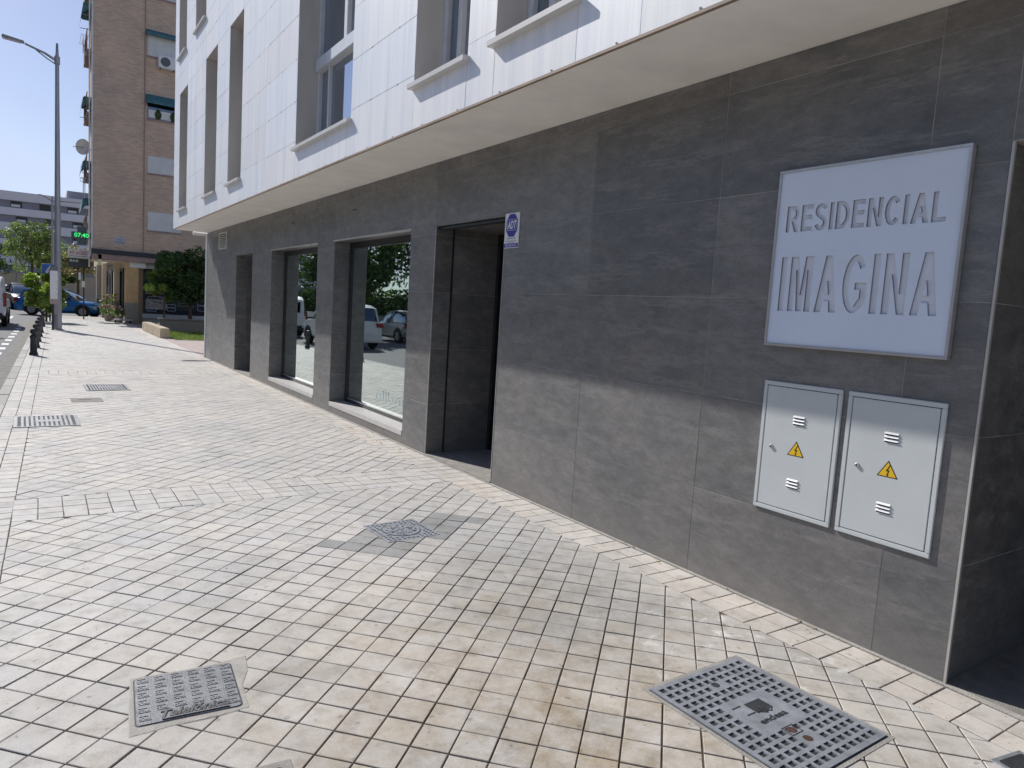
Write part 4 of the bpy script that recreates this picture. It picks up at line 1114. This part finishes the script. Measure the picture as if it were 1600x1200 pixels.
m = MB(); m.tube([(bx0-.03, by0-.04, 3.4), (bx0-.03, by0-.04, bz1)], .035, 8); m.tube([(bx0-.12, by0+.3, 2.5), (bx0-.12, by0+.3, bz1)], .03, 8); m.build('drainpipe', M['white'], BB, O_)
m = MB(); m.tube([(4.09, by0-.03, 3.4), (4.09, by0-.03, bz1)], .022, 6); m.build('cable', M['browntrim'], BB, O_)
# overhang underside and shop front
m = MB(); m.quad((bx0, by0, 2.88), (bx1, by0, 2.88), (bx1, by1, 2.88), (bx0, by1, 2.88)); m.box(3.42, bx1, by0+.9, by1+12, 0, 2.88); m.box(bx0+.9, bx1, by1+.01, by1+12, 2.9, 3.3); m.build('ground_floor', M['beige'], BB, O_)
for (x0, x1, y0, y1, mt) in ((3.36, 3.90, 38.0, 38.4, 'ochre'), (2.75, 2.95, 43.5, 43.8, 'beige'), (2.72, 2.95, 47.5, 47.8, 'beige'), (3.1, 3.35, 40.9, 41.2, 'beige')):
    m = MB(); m.box(x0, x1, y0, y1, .95, 2.88, 0); m.box(x0-.01, x1+.01, y0-.01, y1+.01, 0, .95, 1); m.build('pillar', [M[mt], M['stonebase']], BB, O_)
for k in range(6):
    y0 = 39.3+k*2.3
    m = MB(); m.box(3.36, 3.41, y0, y0+.08, .3, 2.5); m.box(3.36, 3.41, y0+1.8, y0+1.88, .3, 2.5); m.box(3.36, 3.41, y0, y0+1.88, 2.45, 2.6); wn = m.build('shop_window', M['whiteframe' if k % 2 else 'darkframe'], BB, O_)
    m = MB(); m.quad((3.40, y0+.08, .3), (3.40, y0+1.8, .3), (3.40, y0+1.8, 2.45), (3.40, y0+.08, 2.45)); m.build('pane', M['shopdark'], wn, O_)
m = MB()
for a in (4.15, 6.4, 8.7, 11): m.box(a, a+.08, 38.42, 38.5, .5, 2.62)
m.box(4.15, 12, 38.42, 38.5, 2.5, 2.62); m.box(4.15, 12, 38.42, 38.5, .46, .54)
wn = m.build('shop_window', M['darkframe'], BB, O_)
m = MB(); m.quad((4.2, 38.46, .5), (12, 38.46, .5), (12, 38.46, 2.6), (4.2, 38.46, 2.6)); m.build('pane', M['shopdark'], wn, O_)
for (a, b, c, d_) in ((4.35, 5.05, .95, 1.32), (5.2, 5.6, .62, .98), (5.7, 6.3, .9, 1.2), (6.6, 7.5, .7, 1.25), (4.4, 5.0, 1.5, 1.85), (4.3, 4.75, .58, .85)):
    m = MB(); q = .03
    for (e, f2, g2, h2) in ((a, b, d_-q, d_), (a, b, c, c+q), (a, a+q, c, d_), (b-q, b, c, d_), (a+q*2, b-q*2, (c+d_)/2-.02, (c+d_)/2+.03)): m.box(e, f2, 38.43, 38.445, g2, h2)
    m.build('poster', M['poster'], wn, O_)
m = MB(); m.box(4.12, 12, 38.36, 38.42, 0, .46); m.build('shop_plinth', M['sill'], BB, O_)
m = MB(); m.box(3.52, 4.20, 37.92, 37.98, 2.62, 2.90); m.box(4.22, 5.2, 38.3, 38.34, 2.64, 2.85); m.build('shop_sign', M['white'], BB, O_)
m = MB(); m.box(2.22, 2.36, 37.7, 38.1, 2.62, 3.10); m.build('light_box', pm('cream_light_box', (.75, .68, .38), .5), BB, O_)
m = MB(); m.box(2.82, 3.36, 37.975, 37.995, 3.66, 3.96); m.box(2.98, 3.2, 37.975, 37.994, 3.96, 4.04); pq = m.build('street_plaque', pm('plaque_pale', (.45, .45, .50), .6, var=.2, scale=12), BB, O_)
m = MB(); put_text(m, 'CALLE', .2, .06, lambda u, v, q: (2.98+u, 37.974-q, 3.83+v), .002); put_text(m, 'PALENCIA', .4, .07, lambda u, v, q: (2.89+u, 37.974-q, 3.71+v), .002); m.build('lettering', M['black'], pq, O_)
for fl in range(6):
    z = 3.9+fl*2.75
    m = MB(); m.box(bx0-.22, bx0, 38.5, 41.4, z, z+.12); m.box(bx0-.22, bx0-.18, 38.5, 41.4, z+.95, z+1.0)
    for k in range(13): m.box(bx0-.21, bx0-.19, 38.52+k*.235, 38.54+k*.235, z+.12, z+.95)
    m.build('balcony', M['browntrim'], BB, O_)
def on_side(name, label, cat, x, y, z, build, group=None):
    r_ = thing(name, label, cat, (x, y, z), 0, group); build(r_); return r_
def mk_ac(r_):
    m = MB(); m.box(-.38, .38, -.16, .16, 0, .54, b=.02); m.build('casing', M['white'], r_)
    m = MB(); m.lathe([(.21, 0), (.21, .01), (.17, .012), (.0, .012)], n=18, fr=lambda a, b, c: (-.09+a, -.161-c, .27+b)); m.build('fan_grille', pm('fan_grey', (.12, .12, .13), .6), r_)
    m = MB(); m.box(-.3, -.26, -.12, .16, -.03, 0); m.box(.26, .3, -.12, .16, -.03, 0); m.build('bracket', M['bollard'], r_)
on_side('air_conditioner', 'white air conditioning unit under the upper shuttered window of the brick building', 'air conditioner', 5.0, 37.82, 12.0-.06, mk_ac)
def mk_dish(r_):
    pr = [(.0, 0), (.15, .015), (.28, .05), (.36, .09), (.35, .095), (.27, .06), (.14, .025), (.0, .01)]
    m = MB(); m.lathe(pr, n=20, fr=lambda a, b, c: (a*.8-c*.6, -c*.8-a*.3, .1+b)); m.build('dish', M['sill'], r_, smooth=True)
    m = MB(); m.tube([(0, 0, .1), (-.45, -.35, 0)], .015, 6); m.tube([(.0, 0, .1), (.3, .1, .05)], .02, 6); m.build('arm', M['lamp'], r_)
on_side('satellite_dish', 'satellite dish sticking out of the side of the brick building', 'satellite dish', 1.72, 38.8, 7.85, mk_dish)
def mk_fold(r_):
    m = MB(); m.box(-.18, .2, 0, 2.2, .0, .14, b=.04)
    m.add([(-.18, 0, .02), (-.18, 2.2, .02), (-.25, 2.2, -.42), (-.25, 0, -.42)], [(0, 1, 2, 3)]); m.add([(-.18, 0, .02), (-.25, 0, -.42), (.2, 0, .05)], [(0, 1, 2)]); m.build('canvas', M['teal'], r_, fix=False)
    m = MB(); m.tube([(.2, .05, -.4), (-.22, .05, -.42)], .015, 6); m.tube([(.2, 2.1, -.4), (-.22, 2.1, -.42)], .015, 6); m.build('arm', M['lamp'], r_)
for k, (z, wd) in enumerate(((14.2, 'topmost'), (10.1, 'second from the top'), (7.25, 'second from the bottom'), (5.55, 'lowest'))):
    on_side('folded_awning', 'dark folded awning on the balconies at the brick building corner, the %s' % wd, 'awning', 1.85, 38.7+k*.1, z, mk_fold, 'dark folded awnings on the corner balconies')
def mk_rack(r_):
    m = MB()
    for k in range(4): m.tube([(-.35+k*.09, 0, 0), (-.35+k*.09, 1.6, 0)], .008, 5)
    m.tube([(-.36, .05, 0), (.2, .05, -.05)], .01, 5); m.tube([(-.36, 1.55, 0), (.2, 1.55, -.05)], .01, 5); m.build('frame', M['alu'], r_)
    m = MB(); m.box(-.27, -.255, .2, .7, -.65, 0); m.box(-.18, -.165, .8, 1.2, -.9, 0); m.build('laundry', pm('grey_laundry', (.16, .17, .2), .9), r_)
on_side('drying_rack', 'drying rack with laundry hanging beside the upper brick corner', 'drying rack', 1.95, 38.7, 12.9, mk_rack)
on_side('drying_rack', 'drying rack with laundry hanging lower down at the brick corner below the dish', 'drying rack', 1.97, 38.9, 6.6, mk_rack)

# flower pots in front of the shops
def pot(x, y, label, h=.55, colr=(1, 1, 1), n=160, wd=.35):
    r_ = thing('flower_planter', label, 'planter', (x, y, 0), 0, 'potted plants outside the shop')
    m = MB(); m.lathe([(wd*.4, 0), (wd*.55, .28), (wd*.6, .30), (wd*.5, .30)], n=14); m.build('pot', M['pot'], r_)
    m = MB()
    for k in range(n):
        a = random.uniform(0, 6.28); q = wd*1.1*math.sqrt(random.random()); z = .28+random.random()*h; c = Vector((q*math.cos(a), q*math.sin(a), z)); u = Vector((random.gauss(0, 1), random.gauss(0, 1), random.gauss(0, 1))).normalized()*.07; v_ = u.cross(Vector((random.random(), random.random(), 1))).normalized()*.035
        m.quad(c-u, c+v_, c+u, c-v_, 0, (random.uniform(.6, 1.4),)*3)
    m.build('foliage', M['leaf_mid'], r_, fix=False)
    m = MB()
    for k in range(26):
        a = random.uniform(0, 6.28); q = wd*1.05*math.sqrt(random.random()); m.lathe([(.0, 0), (.05, .015), (.03, .04), (.0, .045)], c=(q*math.cos(a), q*math.sin(a), .3+h*random.uniform(.5, 1.0)), n=6, t=random.choice([colr, (1, 1, 1), (1.2, 2.8, 2.4)]))
    m.build('flowers', M['petal'], r_)
pot(2.75, 39.4, 'pot of pink flowers nearest the road outside the shop', .5)
pot(3.12, 38.2, 'pot of white and pink flowers beside the ochre pillar', .45, (1.1, 3.2, 2.8))
pot(2.9, 41.0, 'taller leafy pot farther back along the shop fronts', 1.0, (.9, .9, .6), 220, .4)
tr = thing('plant_trolley', 'low grey plant stand on the pavement before the ochre pillar', 'stand', (3.2, 37.3, 0))
m = MB(); m.box(-.35, .35, -.25, .25, .14, .18, b=.01); m.build('shelf', M['sill'], tr)
for sx_ in (-1, 1):
    for sy_ in (-1, 1):
        m = MB(); m.tube([(.3*sx_, .2*sy_, 0), (.3*sx_, .2*sy_, .14)], .025, 6); m.build('leg', M['bollard'], tr)

# stone block bench, low wall, lawn
bn = thing('stone_bench', 'long low block bench of pale yellowish stone at the edge of the lawn', 'bench', (3.52, 28.9, 0))
m = MB()
for k in range(3): m.box(-.15, .15, -2.55+k*1.7+.008, -.85+k*1.7-.008, .0, .335, b=.02)
m.build('block', M['bench'], bn)
lw = MB(); lw.box(3.95, 14, 31.0, 31.25, -.02, .46, b=.02); lw.box(3.9, 14, 30.96, 31.29, .46, .52, b=.01)
tag(lw.build('planter_wall', M['lowwall']), 'low grey wall of the raised bed in front of the shops', 'wall')
sb = MB(); sb.box(3.95, 14, 31.25, 37.2, -.02, .30); tag(sb.build('soil', M['earth']), kind='structure')
lg = MB(); rl = random.Random(3)
for k in range(9000):
    x, y_ = rl.uniform(3.75, 9), rl.uniform(25.6, 30.9); hh = rl.uniform(.04, .10); a = rl.uniform(0, 3.14); dx, dy = .012*math.cos(a), .012*math.sin(a)
    lg.add([(x-dx, y_-dy, 0), (x+dx, y_+dy, 0), (x+rl.gauss(0, .02), y_+rl.gauss(0, .02), hh)], [(0, 1, 2)], 0, (rl.uniform(.7, 1.5),)*3)
tag(lg.build('lawn_grass', M['grass'], fix=False), 'strip of short green grass behind the stone bench', 'grass', kind='stuff')
tag(sheet('lawn_soil', [(3.72, 25.5), (9.2, 25.5), (9.2, 31), (3.72, 31)], .002, pm('lawn_soil_green', (.07, .10, .03), .9, var=.3)), kind='structure')

tree('laurel_tree', 'dense dark green tree with a twisted trunk in the raised bed before the brick building', 5.75, 35.2, .28, 3.6, 1.65, 1.35, M['leaf_dark'], 15000, .085, 42, .10, crown_z=2.15, lean=-.1, sparse=1.15)
tree('laurel_sunlit_part', 'sunlit left part of the dense dark tree, its sunlight put in as lime green leaves', 4.62, 34.9, .28, 2.2, .95, .85, M['leaf_lime'], 4200, .085, 24, .04, crown_z=1.75, sparse=.8)  # separate crown for the laurel's sunlit side, sunlight put into its lime colour
tree('bushy_street_tree', 'small yellow-green bushy tree behind the street lamp, over the blue car', .22, 35.8, 0, 2.5, .92, 1.05, M['leaf_lime'], 6500, .085, 34, .05, crown_z=1.22, sparse=.7)
G_ = 'trees in the park beyond the crossing'
spec = [(-6.0, 62, 7.0, 2.6, 2.2, 'leaf_brown', 'bare brownish tree at the far left edge beyond the van'),
        (-.5, 66, 6.6, 2.1, 2.1, 'leaf_fresh', 'tall fresh green tree left of the lamp pole'),
        (1.3, 72, 5.4, 1.8, 1.9, 'leaf_fresh', 'mid green tree directly behind the lamp pole'),
        (2.6, 68, 5.2, 1.5, 1.6, 'leaf_brown', 'thin yellowish tree behind the signs on the slim post'),
        (4.6, 74, 5.8, 1.8, 1.7, 'leaf_brown', 'reddish brown tree beside the brick corner'),
        (-4.0, 80, 6.2, 2.4, 2.1, 'leaf_dark', 'darker tree behind the fresh green one'),
        (-8.5, 76, 6.8, 2.6, 2.4, 'leaf_brown', 'large brown twiggy tree far off at the left'),
        (1.6, 84, 4.6, 2.2, 1.6, 'leaf_dark', 'low dark tree at the back between lamp and shop signs')]
for (x, y_, h, rx, rz, mt, lb) in spec:
    tree('park_tree', lb, x, y_, -.05, h, rx, rz, M[mt], 4600 if mt != 'leaf_brown' else 2000, .12, 44, .12, crown_z=h-rz*.95, group=G_, sparse=.75)
hd = MB()
gw = MB(); gw.box(-40, 16, 88, 88.3, -.05, 2.5, b=0); gw.box(-40, 16, 87.95, 88.35, 2.5, 2.6)
tag(gw.build('garden_wall', M['beige']), 'long beige wall behind the park trees', 'wall')

# far white block
fb = thing('white_apartment_block', 'long white apartment block with grey window bands far behind the trees', 'building', (-10, 120, 0))
FO = (-10, 120, 0)
m = MB(); m.box(-34, 12, 120.15, 134, 0, 13.8); m.build('core_wall', M['fargrey'], fb, FO)
bands = [(12.75, 13.95), (10.75, 11.75), (8.55, 9.75), (6.3, 7.5), (4.0, 5.2)]
for a, b in bands:
    m = MB(); m.box(-34.2, 12.2, 119.8, 134.1, a, b); m.build('white_band', M['farwhite'], fb, FO)
m = MB(); m.box(3.3, 9.5, 122, 130, 13.8, 15.2); m.build('roof_box', M['fargrey'], fb, FO)
for za, zb in ((11.85, 12.65), (9.85, 10.65), (7.6, 8.45), (5.3, 6.2)):
    for k in range(14):
        x = -33+k*3.3+(.6 if za < 11 else 0)
        m = MB(); m.box(x, x+1.3, 120.08, 120.2, za, zb); wn = m.build('window', M['darkframe'], fb, FO)
        if k % 2: m = MB(); m.box(x+.08, x+1.1, 120.04, 120.1, za+.05, za+.05+(zb-za)*.45); m.build('shutter', M['whiteframe'], wn, FO)

# ------------------------------------------------------------------ vehicles
def loft(m, secs, mi=0):
    n = len(secs[0]); vs = [p for s in secs for p in s]; fs = []
    for i in range(len(secs)-1):
        for k in range(n-1): fs.append((i*n+k, i*n+k+1, (i+1)*n+k+1, (i+1)*n+k))
    fs += [tuple(reversed(range(n))), tuple(range((len(secs)-1)*n, len(secs)*n))]
    m.add(vs, fs, mi)
def car(name, label, loc, rot, paint, st, cab, W=.88, wheels=(.85, 3.35), wr=.32, cat='car', group=None, van=False):
    """st: (x, z_low, z_shoulder, width factor) rear to front; cab: (x, z_top, w_top) of the greenhouse"""
    r_ = thing(name, label, cat, loc, rot, group)
    m = MB(); secs = []
    for x, zl, zs, k in st:
        w_ = W*k
        half = [(w_*.80, zl), (w_*.97, zl+.12), (w_, zl+.30), (w_, zs-.22), (w_*.96, zs-.05), (w_*.84, zs), (w_*.45, zs+.02)]
        secs.append([(x, a, b) for a, b in half]+[(x, -a, b) for a, b in reversed(half)])
    loft(m, secs); body = m.build('body', paint, r_, smooth=True)
    def shoulder(x):
        for (a, _, za, ka), (b, _, zb, kb_) in zip(st[:-1], st[1:]):
            if a <= x <= b: t = (x-a)/(b-a); return za+(zb-za)*t, W*(ka+(kb_-ka)*t)
        return st[-1][2], W
    g_ = MB(); rf = MB(); secs = []
    for x, zt, kt in cab:
        zs, ws = shoulder(x); a = ws*.90; b = ws*kt; zz = max(zt, zs-.01)
        secs.append([(x, a, zs-.03), (x, (a+b)/2+.02, (zs+zz)/2), (x, b, zz-.03), (x, b*.8, zz), (x, -b*.8, zz), (x, -b, zz-.03), (x, -(a+b)/2-.02, (zs+zz)/2), (x, -a, zs-.03)])
    if van: loft(g_, secs); gl = g_.build('cargo_body', paint, r_, smooth=True)
    else:
        loft(g_, secs); gl = g_.build('windows', M['carglass'], r_, smooth=True)
        top = max(c[1] for c in cab)
        rs_ = [s for s, c in zip(secs, cab) if c[1] > top-.16]
        vs = []
        for s in rs_:
            vs.append([(s[k][0], s[k][1]*1.02, s[k][2]+.012) for k in (2, 3, 4, 5)])
        m = MB(); loft(m, vs); m.build('roof', paint, r_, smooth=True)
        m = MB()
        pil = [i for i in range(len(secs))]
        for k in (2, 5):
            pts = [(secs[i][k][0], secs[i][k][1]*1.01, secs[i][k][2]) for i in pil]; m.tube(pts, .03, 6)
        for i in (len(secs)//2,):
            for sgn in ((0, 1, 2), (7, 6, 5)): m.tube([(secs[i][k][0], secs[i][k][1]*1.01, secs[i][k][2]) for k in sgn], .035, 6)
        m.build('pillars', paint, r_, smooth=True)
    x0, x1 = st[0][0], st[-1][0]
    for wx in wheels:
        for sgn in (-1, 1):
            m = MB(); rr_ = wr
            fr = lambda a, b, c, wx=wx, sgn=sgn: (wx+a, sgn*(W-.17+c), wr+b)
            m.lathe([(rr_*.6, 0), (rr_*.95, .01), (rr_, .04), (rr_, .15), (rr_*.95, .185), (rr_*.66, .19), (rr_*.62, .17)], n=22, fr=fr); wh = m.build('wheel', M['tyre'], r_, smooth=True)
            m = MB(); m.lathe([(rr_*.62, .165), (rr_*.60, .18), (rr_*.1, .185), (0, .19)], n=20, fr=fr)
            for k in range(5):
                a = 6.283*k/5; m.add([fr(rr_*.12*math.cos(a+1.2), rr_*.12*math.sin(a+1.2), .196), fr(rr_*.58*math.cos(a+.16), rr_*.58*math.sin(a+.16), .196), fr(rr_*.58*math.cos(a-.16), rr_*.58*math.sin(a-.16), .196), fr(rr_*.12*math.cos(a-1.2), rr_*.12*math.sin(a-1.2), .196)], [(0, 1, 2, 3)])
            m.build('rim', M['rim'], wh)
            m = MB(); ar = [(wx+(rr_+.06)*math.cos(R(t)), sgn*(W*1.0+.003), wr+(rr_+.06)*math.sin(R(t))) for t in range(-10, 191, 20)]
            m.tube(ar, .028, 6); m.lathe([(rr_+.06, 0), (rr_+.06, .02)], n=22, fr=lambda a, b, c, wx=wx, sgn=sgn: (wx+a, sgn*(W-.012+c), max(wr+b, .16))); m.build('wheel_arch', M['plastic'], r_)
    zf = st[-2][2]
    for sgn in (-1, 1):
        m = MB(); w_ = W*st[-2][3]
        m.box(x1-.32, x1-.04, sgn*w_*.62, sgn*w_*1.0, zf-.20, zf-.06, b=.03); m.build('headlight', M['lampglass'], r_)
        m = MB(); zr = st[1][2]
        if van: m.box(x0-.012, x0+.08, sgn*W*.94, sgn*W*1.004, .80, 1.25, b=.02)
        else: m.box(x0-.0, x0+.16, sgn*W*.62, sgn*W*.97, zr-.22, zr-.04, b=.02)
        m.build('tail_light', M['redlamp'], r_)
        if van: continue
        m = MB(); mxp = cab[-2][0]-.25
        m.box(mxp, mxp+.12, sgn*(W+.02), sgn*(W+.18), st[2][2]+.02, st[2][2]+.16, b=.03); m.build('mirror', paint, r_)
    m = MB(); m.box(x1-.05, x1+.03, -W*.75, W*.75, .22, .42, b=.03); m.build('front_grille', M['plastic'], r_)
    m = MB(); m.box(x0-.04, x0+.12, -W*.94, W*.94, .28, .58, b=.05); m.build('rear_bumper', M['plastic'] if van else paint, r_)
    m = MB(); m.box(x0-.048, x0-.03, -.26, .26, .62 if not van else .70, .73 if not van else .81); m.build('number_plate', M['white'], r_)
    return r_
HATCH = [(0, .30, .80, .86), (.10, .24, .95, .95), (.6, .20, .98, 1), (2.0, .18, .94, 1), (3.0, .20, .90, 1), (3.6, .22, .82, .97), (3.92, .24, .70, .86), (4.02, .30, .55, .70)]
HCAB = [(.16, .95, .78), (.42, 1.36, .76), (.9, 1.46, .76), (1.7, 1.50, .77), (2.2, 1.44, .76), (2.75, 1.16, .80), (3.12, .90, .84)]
SUV = [(0, .34, .90, .90), (.10, .26, 1.05, .97), (.6, .22, 1.08, 1), (2.2, .22, 1.04, 1), (3.2, .22, 1.02, 1), (3.9, .24, .94, .97), (4.22, .28, .80, .88), (4.3, .34, .62, .74)]
SCAB = [(.12, 1.06, .80), (.40, 1.55, .78), (.95, 1.66, .78), (2.0, 1.68, .78), (2.5, 1.60, .78), (3.0, 1.30, .82), (3.35, 1.03, .86)]
car('blue_hatchback', 'bright blue hatchback crossing behind the bushy tree and slim sign post', (-.85, 47.2, -.12), R(-22), M['carblue'], HATCH, HCAB, group='vehicles in the street')
vs_ = [(0, .36, 1.0, .97), (.12, .30, 1.02, 1), (1.5, .26, 1.02, 1), (3.2, .26, 1.02, 1), (3.9, .26, 1.0, .97), (4.25, .30, .85, .88)]
vc_ = [(.03, 1.70, .86), (.35, 1.86, .86), (1.5, 1.90, .86), (2.6, 1.88, .86), (3.1, 1.70, .84), (3.7, 1.04, .88)]
vn = car('white_van', 'white van seen from behind at the left edge on the road', (-1.96, 32.3, -.12), R(90), M['carwhite'], vs_, vc_, W=.90, wheels=(.8, 3.3), wr=.31, cat='van', group='vehicles in the street', van=True)
m = MB(); m.box(.03, .06, -.62, -.04, 1.12, 1.60, b=.0); m.box(.03, .06, .04, .62, 1.12, 1.60, b=0); m.build('rear_window', M['carglass'], vn)
car('parked_car', 'dark car parked beyond the road at the left of the bushy tree', (-1.15, 58.0, -.12), R(-82), M['cardark'], SUV, SCAB, group='vehicles in the street')
car('parked_car', 'small white car far off at the end of the road', (-2.6, 72, -.12), R(95), M['carwhite'], HATCH, HCAB, group='vehicles in the street')
car('white_suv', 'white car driving on the road, seen mirrored in the nearer shop window', (-2.5, 24.6, -.12), R(89), M['carwhite'], SUV, SCAB, group='vehicles in the street')
car('parked_car', 'dark car parked on the far side of the road, mirrored in the shop windows', (-7.2, 22, -.12), R(90), M['cardark'], HATCH, HCAB, group='vehicles in the street')
car('parked_car', 'silver car parked on the far side of the road, mirrored in the shop windows', (-7.2, 29, -.12), R(90), M['carsilver'], HATCH, HCAB, group='vehicles in the street')

# ------------------------------------------------------------------ far side of the street (mirrored in the glass, shades the road)
for (x, y_, h, rx, rz, mt, lb) in [(-10.5, 20, 7.5, 3.0, 2.6, 'leaf_dark', 'broad dark tree across the road, mirrored in the nearer shop window'),
                                 (-10.0, 28, 5.0, 1.9, 1.8, 'leaf_lime', 'lime green tree across the road, mirrored in the nearer shop window'),
                                 (-11.0, 37, 8.5, 3.2, 3.0, 'leaf_dark', 'tall dark tree across the road beyond the van'),
                                 (-5.6, 33, 6.0, 1.9, 2.2, 'leaf_mid', 'roadside tree casting its shade over the kerb'),
                                 (-9.5, 47, 9.0, 3.0, 3.4, 'leaf_dark', 'high dark tree across the road, mirrored in the farther shop window'),
                                 (-13.0, 57, 10.0, 3.6, 4.2, 'leaf_dark', 'highest dark tree far up the road, mirrored in the farther shop window'),
                                 (-14.5, 30, 9.5, 3.6, 3.6, 'leaf_dark', 'dark tree standing against the low house with terracotta roof'),
                                 (-12.5, 12, 8.0, 3.0, 2.8, 'leaf_mid', 'wide green tree across the road opposite the near doorway')]:
    tree('street_tree', lb, x, y_, 0, h, rx, rz, M[mt], 5200, .17, 34, .18, crown_z=h-rz*.95, group='trees on the far side of the road')
hg = MB(); rh = random.Random(9)
for k in range(15000):
    x, y_, z = rh.gauss(-9.9, .35), rh.uniform(14, 56), rh.uniform(.0, 2.3)+.25*math.sin(k*.7)
    a = Vector((rh.gauss(0, 1), rh.gauss(0, 1), rh.gauss(0, 1))).normalized()*.16; b = a.cross(Vector((rh.random(), rh.random(), .5))).normalized()*.08; c = Vector((x, y_, max(z, .1)))
    hg.quad(c-a, c+b, c+a, c-b, 0, (rh.uniform(.6, 1.3),)*3)
tag(hg.build('hedge', M['leaf_dark'], fix=False), 'long dark hedge on the far side of the road before the low house', 'hedge')
hs = thing('low_house', 'low house with a terracotta roof on the far side of the road', 'house', (-19, 22, 0))
HO = (-19, 22, 0)
m = MB(); m.box(-24, -16.5, 6, 44, -.02, 3.6); m.build('wall', pm('dull_house_wall', (.22, .19, .16), .9), hs, HO)
m = MB(); m.add([(-16.0, 5.5, 3.5), (-16.0, 44.5, 3.5), (-20.2, 42, 5.4), (-20.2, 8, 5.4), (-24.5, 44.5, 3.5), (-24.5, 5.5, 3.5)], [(0, 1, 2, 3), (3, 2, 4, 5), (0, 3, 5), (1, 4, 2)]); m.build('roof', M['terracotta'], hs, HO)
for k in range(7):
    y0 = 9+k*5
    m = MB(); m.box(-16.5, -16.44, y0, y0+1.3, .9, 2.3); wn = m.build('window', M['whiteframe'], hs, HO)
    m = MB(); m.box(-16.44, -16.43, y0+.1, y0+1.2, 1.0, 2.2); m.build('pane', M['wglass'], wn, HO)
